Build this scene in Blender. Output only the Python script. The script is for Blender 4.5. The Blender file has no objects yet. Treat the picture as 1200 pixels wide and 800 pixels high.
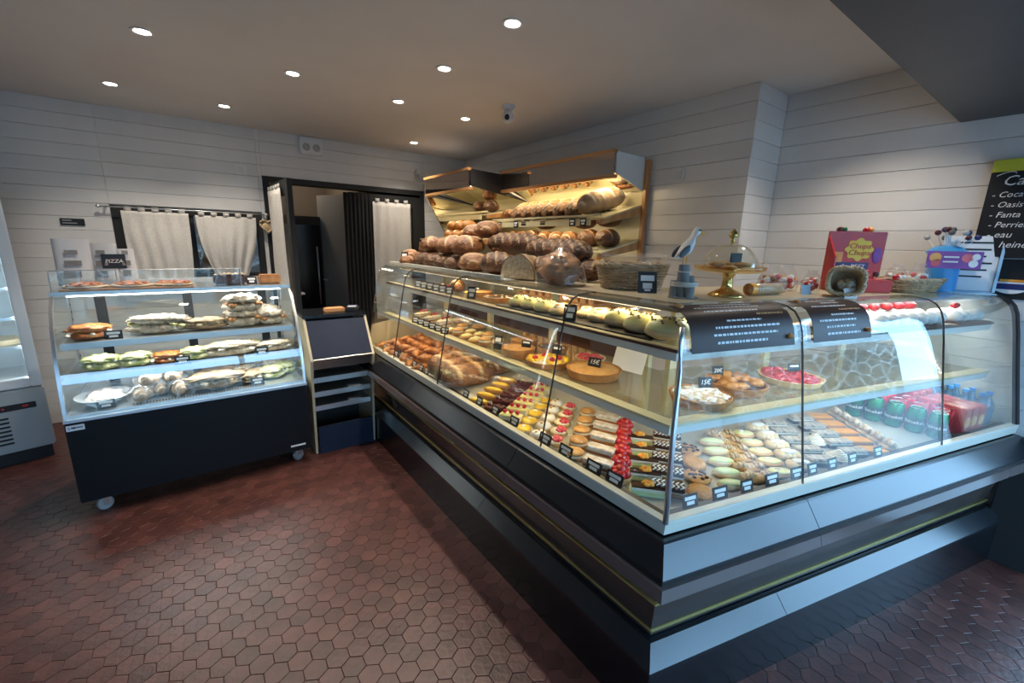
import bpy, bmesh, math, random
from mathutils import Vector, Matrix, Euler, noise
R = random.Random(7)
sc = bpy.context.scene
COL = sc.collection
PI = math.pi
# ------------------------------------------------------------------ camera
FPX, YAW, PITCH, ROLL, CAMH = 501.39, math.radians(36.583), math.radians(12.938), math.radians(1.472), 1.5
cd = bpy.data.cameras.new('camera'); cam = bpy.data.objects.new('camera', cd); COL.objects.link(cam)
cd.sensor_width = 36; cd.lens = 36*FPX/1200; cd.clip_start = .02
F = Vector((math.sin(YAW)*math.cos(PITCH), math.cos(YAW)*math.cos(PITCH), -math.sin(PITCH)))
Rr = Vector((math.cos(YAW), -math.sin(YAW), 0)); U = Rr.cross(F)
R2 = Rr*math.cos(ROLL)+U*math.sin(ROLL); U2 = -Rr*math.sin(ROLL)+U*math.cos(ROLL)
cam.matrix_world = Matrix(((R2.x, U2.x, -F.x, 0), (R2.y, U2.y, -F.y, 0), (R2.z, U2.z, -F.z, CAMH), (0, 0, 0, 1)))
sc.camera = cam
# ------------------------------------------------------------------ world, exposure
w = bpy.data.worlds.new('sky'); sc.world = w; w.use_nodes = True
bg = w.node_tree.nodes['Background']; bg.inputs[0].default_value = (.33, .64, 1, 1); bg.inputs[1].default_value = 7.4
vs = sc.view_settings; vs.view_transform = 'Standard'; vs.look = 'None'; vs.gamma = 1; vs.use_curve_mapping = False
vs.exposure = 0.36
SPOT_W = 34; LED_W = .24
# ------------------------------------------------------------------ materials
MATS = {}
def M(name, c1, c2=None, sc_=18, rough=.5, metal=0, bump=0, bsc=None, spec=.5, coat=0, emit=None, es=0, rand=0, island=False, flour=None, wave=None, alpha=1, sss=0):
    if name in MATS: return MATS[name]
    m = bpy.data.materials.new(name); m.use_nodes = True; nt = m.node_tree; b = nt.nodes['Principled BSDF']
    N = nt.nodes.new; L = nt.links.new
    b.inputs['Roughness'].default_value = rough; b.inputs['Metallic'].default_value = metal
    b.inputs['Specular IOR Level'].default_value = spec; b.inputs['Coat Weight'].default_value = coat
    b.inputs['Base Color'].default_value = (*c1, 1)
    tc = N('ShaderNodeTexCoord'); out = None
    if c2:
        if wave:
            t = N('ShaderNodeTexWave'); t.inputs['Scale'].default_value = sc_; t.inputs['Distortion'].default_value = wave; t.inputs['Detail'].default_value = 2
        else:
            t = N('ShaderNodeTexNoise'); t.inputs['Scale'].default_value = sc_; t.inputs['Detail'].default_value = 5
        L(tc.outputs['Object'], t.inputs['Vector'])
        rp = N('ShaderNodeValToRGB'); rp.color_ramp.elements[0].position = .32; rp.color_ramp.elements[1].position = .68
        rp.color_ramp.elements[0].color = (*c1, 1); rp.color_ramp.elements[1].color = (*c2, 1)
        L(t.outputs['Fac'], rp.inputs[0]); out = rp.outputs[0]
    if flour:
        at = N('ShaderNodeAttribute'); at.attribute_name = 'flour'
        mx = N('ShaderNodeMix'); mx.data_type = 'RGBA'; L(at.outputs['Fac'], mx.inputs['Factor'])
        if out: L(out, mx.inputs['A'])
        else: mx.inputs['A'].default_value = (*c1, 1)
        mx.inputs['B'].default_value = (*flour, 1); out = mx.outputs['Result']
    if rand:
        src = N('ShaderNodeNewGeometry').outputs['Random Per Island'] if island else N('ShaderNodeObjectInfo').outputs['Random']
        mr = N('ShaderNodeMapRange'); mr.inputs['To Min'].default_value = 1-rand; mr.inputs['To Max'].default_value = 1+rand; L(src, mr.inputs['Value'])
        hs = N('ShaderNodeHueSaturation'); L(mr.outputs[0], hs.inputs['Value'])
        if out: L(out, hs.inputs['Color'])
        else: hs.inputs['Color'].default_value = (*c1, 1)
        out = hs.outputs[0]
    if out: L(out, b.inputs['Base Color'])
    if bump:
        t = N('ShaderNodeTexNoise'); t.inputs['Scale'].default_value = bsc or sc_*2; t.inputs['Detail'].default_value = 4; L(tc.outputs['Object'], t.inputs['Vector'])
        bp = N('ShaderNodeBump'); bp.inputs['Strength'].default_value = bump; bp.inputs['Distance'].default_value = .01; L(t.outputs['Fac'], bp.inputs['Height']); L(bp.outputs[0], b.inputs['Normal'])
    if emit: b.inputs['Emission Color'].default_value = (*emit, 1); b.inputs['Emission Strength'].default_value = es
    if sss: b.inputs['Subsurface Weight'].default_value = sss; b.inputs['Subsurface Scale'].default_value = .02
    MATS[name] = m; return m
def thin_glass(name, tint=(.97, .99, .98), f0=.045, rough=.0, body=0, bodycol=(.9, .9, .9)):
    m = bpy.data.materials.new(name); m.use_nodes = True; nt = m.node_tree; nt.nodes.clear(); N = nt.nodes.new; L = nt.links.new
    o = N('ShaderNodeOutputMaterial'); tr = N('ShaderNodeBsdfTransparent'); tr.inputs[0].default_value = (*tint, 1)
    gl = N('ShaderNodeBsdfGlossy'); gl.inputs['Roughness'].default_value = rough; gl.inputs[0].default_value = (1, 1, 1, 1)
    g = N('ShaderNodeNewGeometry'); d = N('ShaderNodeVectorMath'); d.operation = 'DOT_PRODUCT'; L(g.outputs['Normal'], d.inputs[0]); L(g.outputs['Incoming'], d.inputs[1])
    def mth(op, a, bb=None):
        q = N('ShaderNodeMath'); q.operation = op
        for i, v in enumerate((a, bb)):
            if v is None: continue
            if isinstance(v, (int, float)): q.inputs[i].default_value = v
            else: L(v, q.inputs[i])
        return q.outputs[0]
    p = mth('POWER', mth('SUBTRACT', 1.0, mth('ABSOLUTE', d.outputs['Value'])), 5.0)
    fr = mth('ADD', mth('MULTIPLY', p, 1-f0), f0)
    mx = N('ShaderNodeMixShader'); L(fr, mx.inputs[0]); last = tr.outputs[0]
    if body:
        df = N('ShaderNodeBsdfDiffuse'); df.inputs[0].default_value = (*bodycol, 1); m2 = N('ShaderNodeMixShader'); m2.inputs[0].default_value = body
        L(tr.outputs[0], m2.inputs[1]); L(df.outputs[0], m2.inputs[2]); last = m2.outputs[0]
    L(last, mx.inputs[1]); L(gl.outputs[0], mx.inputs[2]); L(mx.outputs[0], o.inputs[0])
    MATS[name] = m; return m
def emis(name, c, s):
    m = bpy.data.materials.new(name); m.use_nodes = True; nt = m.node_tree; nt.nodes.clear()
    e = nt.nodes.new('ShaderNodeEmission'); e.inputs[0].default_value = (*c, 1); e.inputs[1].default_value = s
    nt.links.new(e.outputs[0], nt.nodes.new('ShaderNodeOutputMaterial').inputs[0]); MATS[name] = m; return m
thin_glass('glass'); thin_glass('amber_glass', (.95, .78, .5), .06); thin_glass('bag_film', (.95, .95, .95), .05, .22, .06); thin_glass('water_blue', (.55, .78, .95), .08, .1, .15, (.3, .6, .9))
thin_glass('clear_plastic', (.95, .97, .98), .05, .05, .12, (.85, .9, .95))
thin_glass('shelf_glass', (.86, .86, .78), .06, .02, .22, (.55, .5, .36))
emis('bulb', (1, .86, .66), 30); emis('led_white', (.85, .93, 1), 9); emis('led_warm', (1, .8, .5), 4)
M('plank', (.70, .695, .685), (.64, .635, .63), 3, .42, rand=.05)
M('gap', (.42, .415, .41), rough=.9)
M('ceiling', (.66, .64, .62), (.62, .6, .58), 2, .75)
M('soffit', (.045, .05, .058), (.06, .065, .072), 3, .5)
M('tile', (.112, .038, .029), (.068, .024, .020), 9, .38, bump=.2, bsc=45, rand=.26)
M('tile_far', (.112, .038, .029), (.068, .024, .020), 9, .38, bump=.2, bsc=45, rand=.26, island=True)
M('grout', (.05, .026, .02), (.08, .05, .042), 6, .8)
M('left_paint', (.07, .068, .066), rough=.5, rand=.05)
M('cart_black', (.006, .006, .008), rough=.45, spec=.25)
M('black_panel', (.005, .0055, .007), (.008, .009, .012), 5, .2, spec=.5)
M('ledge_black', (.006, .008, .011), (.012, .014, .018), 6, .27, spec=.7)
M('brown_strip', (.12, .09, .085), rough=.14, spec=.9)
M('brown_mirror', (.055, .042, .036), rough=.12, spec=.7)
M('brass', (.62, .52, .18), rough=.3, metal=.7)
M('cream_rail', (.62, .62, .54), rough=.35)
M('dark', (.012, .012, .013), rough=.6)
M('dark_blue', (.014, .022, .045), (.02, .03, .058), 4, .6, spec=.2)
M('steel', (.62, .62, .60), (.52, .52, .5), 8, .28, metal=.9)
M('alu', (.7, .72, .74), rough=.3, metal=.85)
M('white_metal', (.72, .74, .75), rough=.35)
M('grey_metal', (.42, .43, .43), rough=.4)
M('deck_white', (.5, .49, .44), rough=.3)
M('rail_white', (.72, .74, .72), rough=.3)
M('shelf_cream', (.66, .60, .38), rough=.25)  # yellow tone also paints the glow strip on the glass shelves
M('board_beige', (.5, .43, .28), (.56, .48, .33), 3, .35)
M('wood', (.42, .2, .075), (.5, .26, .1), 3, .35, wave=3)
M('wood_dark', (.09, .035, .02), (.12, .05, .03), 4, .4)
M('mirror', (.86, .84, .8), rough=.03, metal=1)
M('smoke_mirror', (.60, .48, .38), rough=.06, metal=1)
M('hood_white', (.62, .62, .62), rough=.4)
M('linen', (.62, .6, .56), (.52, .5, .47), 90, .9)
M('black_cloth', (.012, .012, .013), rough=.9)
M('card', (.012, .013, .016), rough=.45)
M('paper', (.82, .83, .84), rough=.6)
M('chalk', (.8, .8, .78), rough=.9)
M('yellow_trim', (.62, .6, .05), rough=.5)
M('wicker', (.5, .38, .24), (.33, .23, .13), 40, .6)
M('wicker_pale', (.62, .48, .30), (.42, .30, .17), 40, .6)
M('choc', (.05, .02, .012), (.075, .03, .018), 25, .35, bump=.3)
M('pastry', (.55, .27, .085), (.72, .43, .17), 24, .45, bump=.4, bsc=60)
M('pastry_dark', (.33, .13, .04), (.5, .24, .08), 24, .45, bump=.4, bsc=60)
M('pastry_pale', (.68, .5, .27), (.78, .62, .38), 24, .5, bump=.4)
M('croissant', (.30, .085, .016), (.58, .23, .045), 30, .32, bump=.3)
M('crust', (.075, .024, .009), (.33, .125, .036), 22, .42, bump=1.0, bsc=70, flour=(.58, .40, .21))
M('crust_dark', (.032, .012, .006), (.15, .058, .021), 22, .45, bump=1.0, bsc=70, flour=(.46, .31, .17))
M('crust_gold', (.42, .16, .035), (.66, .32, .09), 14, .35, bump=.5, flour=(.75, .58, .34))
M('crust_white', (.24, .14, .065), (.48, .34, .2), 14, .65, bump=.7, flour=(.76, .68, .56))
M('crumb', (.64, .53, .37), (.42, .31, .19), 55, .9, bump=.5)
M('cream', (.82, .78, .66), (.76, .7, .55), 20, .45, bump=.2)
M('icing_yellow', (.78, .74, .30), (.84, .81, .46), 15, .35)
M('icing_white', (.82, .8, .74), rough=.4)
M('lemon', (.85, .58, .05), (.8, .5, .03), 20, .25)
M('straw', (.62, .012, .018), (.45, .008, .012), 60, .15, coat=.6, bump=.4)
M('raspberry', (.5, .015, .03), rough=.3, bump=.5)
M('pink_fruit', (.75, .12, .15), (.62, .05, .09), 30, .2, coat=.5)
M('purple', (.10, .015, .02), (.06, .012, .014), 30, .3, bump=.4)
M('green_icing', (.62, .74, .35), (.72, .8, .5), 20, .35)
M('orange', (.8, .3, .03), (.85, .42, .06), 20, .3)
M('almond', (.80, .70, .53), (.50, .30, .13), 45, .6, bump=1.0)
M('sugar', (.85, .84, .82), (.55, .4, .26), 45, .8, bump=.3)
M('salad_mix', (.34, .42, .10), (.78, .68, .38), 34, .5, bump=1.0, bsc=60)
M('pizza_top', (.42, .07, .02), (.62, .27, .06), 45, .4, bump=.6, bsc=60)
M('grain_bun', (.70, .62, .48), (.30, .21, .13), 48, .6, bump=1.0)
M('flake_top', (.62, .56, .47), (.26, .18, .12), 50, .7, bump=.8)
M('meringue', (.85, .85, .84), (.78, .78, .78), 12, .6)
M('red', (.55, .02, .015), rough=.35)
M('red_gloss', (.6, .03, .03), (.45, .01, .04), 12, .25)
M('yellow', (.85, .6, .03), rough=.4)
M('blue_plastic', (.04, .28, .65), rough=.3)
M('pale_blue', (.35, .58, .78), rough=.35)
M('purple_card', (.2, .03, .28), (.3, .06, .38), 20, .4)
M('navy', (.02, .03, .14), rough=.4)
M('can_green', (.01, .15, .045), (.02, .22, .075), 20, .25, metal=.5)
M('can_dark', (.008, .035, .018), rough=.3)
M('can_red', (.6, .01, .02), rough=.22, metal=.5)
M('gull_white', (.75, .75, .73), rough=.6); M('gull_grey', (.09, .1, .11), rough=.6)
M('beak', (.75, .38, .04), rough=.4)
M('grey_wood', (.17, .17, .17), (.26, .26, .25), 20, .8)
M('rope', (.55, .53, .48), rough=.9)
M('gold_glass', (.75, .5, .16), rough=.12, metal=.75)
M('gold', (.7, .5, .15), rough=.2, metal=.9)
M('menu_brown', (.05, .024, .018), rough=.4, spec=.3)
M('cookie', (.5, .24, .06), (.65, .36, .12), 30, .5, bump=.5)
M('rubber', (.35, .36, .37), rough=.5)
M('kitchen_wall', (.36, .32, .27), rough=.8)
M('kitchen_dark', (.05, .045, .04), rough=.7)
M('stone', (.3, .27, .24), (.16, .15, .14), 3, .9, bump=.6, bsc=8)
M('pavement', (.25, .25, .25), (.2, .2, .2), 4, .9)
M('orange_slip', (.62, .3, .12), rough=.5)
# ------------------------------------------------------------------ mesh builder
class B:
    def __init__(s): s.v = []; s.f = []; s.mi = []; s.fl = None
    def add(s, vs, fs, k=0):
        o = len(s.v); s.v += [tuple(p) for p in vs]; s.f += [tuple(i+o for i in q) for q in fs]; s.mi += [k]*len(fs); return s
    def box(s, x0, x1, y0, y1, z0, z1, k=0, mat=None):
        p = [(x, y, z) for z in (z0, z1) for y in (y0, y1) for x in (x0, x1)]
        if mat: p = [mat @ Vector(q) for q in p]
        return s.add(p, [(0, 2, 3, 1), (4, 5, 7, 6), (0, 1, 5, 4), (2, 6, 7, 3), (0, 4, 6, 2), (1, 3, 7, 5)], k)
    def cbox(s, x0, x1, y0, y1, z0, z1, c=.004, k=0, mat=None):
        # box with chamfered top and sides (octagonal edges)
        bm = bmesh.new(); bmesh.ops.create_cube(bm, size=1)
        for q in bm.verts: q.co = Vector(((x0+x1)/2+q.co.x*(x1-x0), (y0+y1)/2+q.co.y*(y1-y0), (z0+z1)/2+q.co.z*(z1-z0)))
        bmesh.ops.bevel(bm, geom=bm.edges[:], offset=c, segments=2, affect='EDGES')
        if mat: bmesh.ops.transform(bm, matrix=mat, verts=bm.verts)
        bm.verts.index_update(); s.add([q.co.copy() for q in bm.verts], [[q.index for q in f.verts] for f in bm.faces], k); bm.free(); return s
    def lathe(s, prof, n=24, k=0, mat=None, flute=0, fn=0, caps=True):
        vs = []
        for (r, z) in prof:
            for i in range(n):
                a = 2*PI*i/n; rr = r*(1+flute*math.cos(fn*a)) if flute else r
                vs.append((rr*math.cos(a), rr*math.sin(a), z))
        fs = [(j*n+i, j*n+(i+1) % n, (j+1)*n+(i+1) % n, (j+1)*n+i) for j in range(len(prof)-1) for i in range(n)]
        if caps: fs += [tuple(reversed(range(n))), tuple((len(prof)-1)*n+i for i in range(n))]
        if mat: vs = [mat @ Vector(q) for q in vs]
        return s.add(vs, fs, k)
    def tube(s, pts, r, n=6, k=0, closed=False):
        pts = [Vector(p) for p in pts]; m = len(pts); rs = r if isinstance(r, (list, tuple)) else [r]*m; vs = []
        for i, p in enumerate(pts):
            a = pts[(i-1) % m] if (closed or i) else p; b = pts[(i+1) % m] if (closed or i < m-1) else p
            t = (b-a).normalized(); up = Vector((0, 0, 1)) if abs(t.z) < .95 else Vector((1, 0, 0)); x = t.cross(up).normalized(); y = x.cross(t)
            vs += [p+(x*math.cos(2*PI*j/n)+y*math.sin(2*PI*j/n))*rs[i] for j in range(n)]
        e = m if closed else m-1
        fs = [(i*n+j, i*n+(j+1) % n, ((i+1) % m)*n+(j+1) % n, ((i+1) % m)*n+j) for i in range(e) for j in range(n)]
        if not closed: fs += [tuple(range(n)), tuple(reversed(range((m-1)*n, m*n)))]
        return s.add(vs, fs, k)
    def prism(s, poly, a, b, k=0):
        # poly: list of points; a, b: functions point -> 3D at either end
        n = len(poly); vs = [a(p) for p in poly]+[b(p) for p in poly]
        return s.add(vs, [tuple(range(n))[::-1], tuple(range(n, 2*n))]+[(i, (i+1) % n, n+(i+1) % n, n+i) for i in range(n)], k)
    def ell(s, c, r, nu=10, nv=7, k=0, amp=0, seed=0, zmin=None, fq=2):
        vs = []
        for j in range(nv+1):
            t = PI*j/nv
            for i in range(nu):
                a = 2*PI*i/nu; d = Vector((math.sin(t)*math.cos(a), math.sin(t)*math.sin(a), math.cos(t)))
                q = 1+(amp*noise.noise(d*fq+Vector((seed*3.7, seed, 0))) if amp else 0)
                z = d.z*r[2]*q
                if zmin is not None: z = max(z, zmin)
                vs.append((c[0]+d.x*r[0]*q, c[1]+d.y*r[1]*q, c[2]+z))
        return s.add(vs, [(j*nu+i, (j+1)*nu+i, (j+1)*nu+(i+1) % nu, j*nu+(i+1) % nu) for j in range(nv) for i in range(nu)], k)
    def mesh(s, name, mats, smooth=False, recalc=True, angle=None):
        me = bpy.data.meshes.new(name); me.from_pydata(s.v, [], s.f); mats = mats if isinstance(mats, (list, tuple)) else [mats]
        for q in mats: me.materials.append(MATS[q])
        me.polygons.foreach_set('material_index', s.mi)
        if s.fl: 
            at = me.attributes.new('flour', 'FLOAT', 'POINT'); at.data.foreach_set('value', [float(q) for q in s.fl])
        if recalc:
            bm = bmesh.new(); bm.from_mesh(me); bmesh.ops.remove_doubles(bm, verts=bm.verts, dist=1e-6); bmesh.ops.recalc_face_normals(bm, faces=bm.faces); bm.to_mesh(me); bm.free()
        if smooth:
            me.polygons.foreach_set('use_smooth', [True]*len(me.polygons))
            if angle: me.set_sharp_from_angle(angle=math.radians(angle))
        me.update(); return me
def link(name, me, parent=None, loc=(0, 0, 0), rot=(0, 0, 0), s=1):
    o = bpy.data.objects.new(name, me); COL.objects.link(o); o.location = loc; o.rotation_euler = rot
    o.scale = (s, s, s) if not isinstance(s, tuple) else s
    if parent: o.parent = parent
    return o
def tag(o, label, cat, group=None, kind=None):
    o['label'] = label; o['category'] = cat
    if group: o['group'] = group
    if kind: o['kind'] = kind
    return o
def thing(name, label, cat, loc=(0, 0, 0), rz=0, group=None, rx=0, ry=0, s=1):
    o = link(name, None, None, loc, (rx, ry, rz), s); o.empty_display_size = .05; return tag(o, label, cat, group)
def struct(name, me, parent=None, loc=(0, 0, 0)):
    o = link(name, me, parent, loc)
    if not parent: o['kind'] = 'structure'
    return o
KINDS = {}
def place(kind, label, loc, rz=0, group=None, s=1, rx=0, ry=0):
    name, cat, parts = KINDS[kind]
    if len(parts) == 1: return tag(link(name, parts[0][1], None, loc, (rx, ry, rz), s), label, cat, group)
    t = thing(name, label, cat, loc, rz, group, rx, ry, s)
    for pn, me in parts: link(pn, me, t)
    return t
ORD = ['frontmost', 'second', 'third', 'fourth', 'fifth', 'sixth', 'seventh', 'eighth', 'ninth', 'tenth', 'eleventh', 'twelfth']
_txt = {}
def text_mesh(s, size, mat, ext=.0006, shear=0):
    key = (s, size, mat, shear)
    if key in _txt: return _txt[key]
    c = bpy.data.curves.new('lettering', 'FONT'); c.body = s; c.size = size; c.extrude = ext; c.shear = shear; c.resolution_u = 2
    c.align_x = 'CENTER'; c.align_y = 'CENTER'
    o = bpy.data.objects.new('lettering', c); COL.objects.link(o); bpy.context.view_layer.update()
    me = bpy.data.meshes.new_from_object(o.evaluated_get(bpy.context.evaluated_depsgraph_get())); COL.objects.unlink(o); bpy.data.objects.remove(o)
    me.materials.clear(); me.materials.append(MATS[mat]); _txt[key] = me; return me
# ------------------------------------------------------------------ counter frames: s along the leg from the corner, u inward from the plinth
CX, CY = .986, .578
AB = math.radians(-14.05); DBX, DBY = math.cos(AB), math.sin(AB); MIT = .781
def PA(s, u, z): return Vector((CX+u, CY+s, z))
def PB(s, u, z): return Vector((CX+DBX*s-DBY*u, CY+DBY*s+DBX*u, z))
# ================================================================== STRUCTURE
XL, XR, XRR, YB, YJ, YF, ZC = -2.6, 2.745, 3.11, 4.727, 1.365, -2.2, 2.44
# ---- floor: hexagonal clay tiles
fl = struct('floor', B().box(XL, XRR+.3, YF, 6.9, -.06, -.004).mesh('floor', 'grout'))
TP = .076
def hexm(name, mats, cen=None):
    b = B(); n = 6
    for (cx, cy, jz) in (cen or [(0, 0, 0)]):
        r0, r1 = TP/2/.866-.0009, TP/2/.866-.0022
        vs = [(cx+r*math.sin(PI/3*i), cy+r*math.cos(PI/3*i), z+jz) for (r, z) in ((r0, -.006), (r0, -.0006), (r1, 0)) for i in range(n)]
        b.add(vs, [tuple(range(12, 18))[::-1]]+[(j*6+i, j*6+(i+1) % 6, j*6+6+(i+1) % 6, j*6+6+i) for j in (0, 1) for i in range(6)])
    me = b.mesh(name, mats, recalc=False)
    bm = bmesh.new(); bm.from_mesh(me); bmesh.ops.recalc_face_normals(bm, faces=bm.faces); bm.to_mesh(me); bm.free(); return me
cells = []
for j in range(-36, 80):
    for i in range(-38, 50):
        x = i*TP+(TP/2 if j % 2 else 0); y = j*TP*.866
        if XL < x < XRR+.2 and YF+.05 < y < YB+.4: cells.append((x, y))
def px(p):
    v = Vector(p)-Vector((0, 0, CAMH)); d = v.dot(F)
    return (9999, 9999, 0) if d < .05 else (600+FPX*v.dot(R2)/d, 400-FPX*v.dot(U2)/d, d)
near, far = [], []
for (x, y) in cells:
    a, b_, d = px((x, y, 0)); vis = -20 < a < 1220 and -20 < b_ < 820
    u = x-CX; ub = (x-CX)*(-DBY)+(y-CY)*DBX
    if u > -.02 and ub > -.02: vis = False
    if -.62 < x < .55 and 3.0 < y: vis = False
    (near if vis else far).append((d, x, y))
near.sort(); far += near[300:]; near = near[:300]
hm = hexm('tile', 'tile')
for d, x, y in near: link('tile', hm, fl, (x, y, R.uniform(-.0006, .0004)), (R.uniform(-.004, .004), R.uniform(-.004, .004), R.choice((0, PI/3, 2*PI/3, PI))))
o = link('tile_field', hexm('tile_field', 'tile_far', [(x, y, R.uniform(-.001, .0005)) for d, x, y in far]), fl); o['kind'] = 'stuff'
# ---- ceiling and soffit
struct('ceiling', B().box(XL-.1, XRR+.2, YF, YB+.12, ZC, ZC+.08).mesh('ceiling', 'ceiling'))
struct('trim_1', B().cbox(XL, XRR+.1, YF, .556, 2.13, ZC-.002, .006).mesh('trim', 'soffit'))
# ---- plank walls
PIT, PZ = .104, .057
def planks(parent, spans, axis, face, sign, mat='plank'):
    # spans: list of (a0, a1, z0, z1) rectangles to cover; axis 'x' or 'y' is the run direction
    cache = {}
    for (a0, a1, z0, z1) in spans:
        k = math.floor((z0-PZ)/PIT)
        while PZ+k*PIT < z1-.004:
            p0, p1 = max(z0, PZ+k*PIT+.0008), min(z1, PZ+(k+1)*PIT-.0008); k += 1
            if p1-p0 < .006: continue
            key = (a0, a1, round(p1-p0, 4))
            if key not in cache:
                L_, h_, t, c = (a1-a0)/2-.0008, (p1-p0)/2, .014, .0026
                b = B(); prof = [(0, -h_), (t-c, -h_), (t, -h_+c), (t, h_-c), (t-c, h_), (0, h_)]
                if axis == 'x': b.prism(prof, lambda q: (-L_, sign*q[0], q[1]), lambda q: (L_, sign*q[0], q[1]))
                else: b.prism(prof, lambda q: (sign*q[0], -L_, q[1]), lambda q: (sign*q[0], L_, q[1]))
                cache[key] = b.mesh('plank', mat)
            m = (a0+a1)/2; zc = (p0+p1)/2
            link('plank', cache[key], parent, (m, face, zc) if axis == 'x' else (face, m, zc))
WX0, WX1, WZ0, WZ1 = -.48, .57, 1.135, 1.715      # kitchen window opening
DX0, DX1, DZ1 = .60, 2.20, 2.045                   # double door opening
b = B(); y0, y1 = YB+.014, YB+.13
for (x0, x1, z0, z1) in ((XL, WX0, 0, ZC), (WX0, WX1, 0, WZ0), (WX0, WX1, WZ1, ZC), (WX1, DX0, 0, ZC), (DX0, DX1, DZ1, ZC), (DX1, XRR+.1, 0, ZC)): b.box(x0, x1, y0, y1, z0, z1)
wb = struct('wall_back', b.mesh('wall_back', 'gap'))
planks(wb, [(XL, WX0, 0, ZC), (WX0, WX1, 0, WZ0), (WX0, WX1, WZ1, ZC), (WX1, DX0, 0, ZC), (DX0, DX1, DZ1, ZC), (DX1, XR, 0, ZC)], 'x', YB+.014, -1)
wr = struct('wall_right', B().box(XR+.014, XRR+.12, YJ+.0145, YB+.014, 0, ZC).box(XRR+.014, XRR+.12, -.15, YJ+.0145, 0, ZC).mesh('wall_right', 'gap'))
planks(wr, [(YJ, YB, 0, ZC)], 'y', XR+.014, -1)
planks(wr, [(XR+.014, XRR, 0, ZC)], 'x', YJ+.014, -1)
planks(wr, [(-.15, YJ, 0, ZC)], 'y', XRR+.014, -1)
wl = struct('wall_left', B().box(XL-.12, XL-.014, YF, YB+.13, 0, ZC).mesh('wall_left', 'gap'))
planks(wl, [(YF, YB, 0, ZC)], 'y', XL-.014, 1, 'left_paint')
# ---- shopfront behind the camera: glazed on the street side and round the corner
b = B()
for (x0, x1) in ((XL-.1, -1.5), (.62, .70), (XRR-.02, XRR+.12)): b.box(x0, x1, YF-.06, YF, 0, 2.13)
b.box(XL-.1, XRR+.12, YF-.06, YF, 0, .08).box(XL-.1, XRR+.12, YF-.06, YF, 2.05, ZC)
b.box(XRR, XRR+.06, YF, -.15, 0, .12).box(XRR, XRR+.06, YF, -.15, 2.05, ZC).box(XRR, XRR+.06, -.22, -.15, 0, ZC)
sf = struct('wall_front', b.mesh('wall_front', 'dark'))
struct('ground', B().box(-14, 16, -14, YF-.06, -.12, -.07).box(XRR+.42, 16, YF-.06, 6, -.12, -.07).mesh('ground', 'pavement'))
# ---- kitchen behind the wall
b = B().box(-1.2, 3.0, 6.7, 6.8, 0, 2.5).box(-1.3, -1.2, YB+.13, 6.8, 0, 2.5).box(3.0, 3.1, YB+.13, 6.8, 0, 2.5).box(-1.3, 3.1, YB+.13, 6.8, 2.5, 2.6).box(1.62, 1.72, YB+.5, 6.7, 0, 2.5)
kl = bpy.data.lights.new('kitchen_fill_light', 'POINT'); kl.energy = 5; kl.color = (1, .8, .6); kl.shadow_soft_size = .08  # added lamp, lifts the dim kitchen behind the doorway
struct('wall_kitchen', b.mesh('wall_kitchen', 'kitchen_wall'))
kt = thing('added_kitchen_lamp', 'round lamp added to brighten the kitchen beyond the doorway', 'lamp', (.9, 5.9, 2.5)); link('added_lamp_shade', B().lathe([(.12, 0), (.13, -.03), (.10, -.06), (.0001, -.07)], 24).mesh('added_lamp_shade', 'hood_white', True), kt); link('kitchen_fill_light', kl, kt, (0, 0, -.2))
M('street_stone', (.30, .27, .24), (.2, .18, .16), 2, .9)
def street():
    m = MATS['street_stone']; nt = m.node_tree; N = nt.nodes.new; L = nt.links.new; b = nt.nodes['Principled BSDF']
    v = N('ShaderNodeTexVoronoi'); v.feature = 'DISTANCE_TO_EDGE'; v.inputs['Scale'].default_value = 2.6; tc = N('ShaderNodeTexCoord'); L(tc.outputs['Object'], v.inputs['Vector'])
    rp = N('ShaderNodeValToRGB'); rp.color_ramp.elements[0].position = .03; rp.color_ramp.elements[1].position = .06; rp.color_ramp.elements[0].color = (.6, .57, .52, 1); rp.color_ramp.elements[1].color = (.17, .15, .13, 1)
    L(v.outputs['Distance'], rp.inputs[0]); L(rp.outputs[0], b.inputs['Base Color'])
street(); struct('wall_street', B().box(-8, 12, -8.4, -8, -.07, 2.4).mesh('wall_street', 'street_stone'))
# kitchen window: frame and pane
w1 = struct('window_1', B().box(WX0, WX0+.05, YB+.02, YB+.1, WZ0, WZ1).box(WX1-.05, WX1, YB+.02, YB+.1, WZ0, WZ1).box(WX0+.05, WX1-.05, YB+.02, YB+.1, WZ1-.05, WZ1).box(WX0+.05, WX1-.05, YB+.02, YB+.1, WZ0, WZ0+.03).box(.0, .05, YB+.04, YB+.08, WZ0+.03, WZ1-.05).mesh('window_frame', 'dark'))
link('pane', B().box(WX0+.05, 0, YB+.055, YB+.061, WZ0+.03, WZ1-.05).mesh('pane', 'glass'), w1); link('pane', B().box(.05, WX1-.05, YB+.055, YB+.061, WZ0+.03, WZ1-.05).mesh('pane', 'glass'), w1)
link('window_sill', B().cbox(WX0-.03, WX1+.03, YB-.09, YB+.02, WZ0-.035, WZ0-.001, .004).mesh('window_sill', 'plank'), w1)
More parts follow.
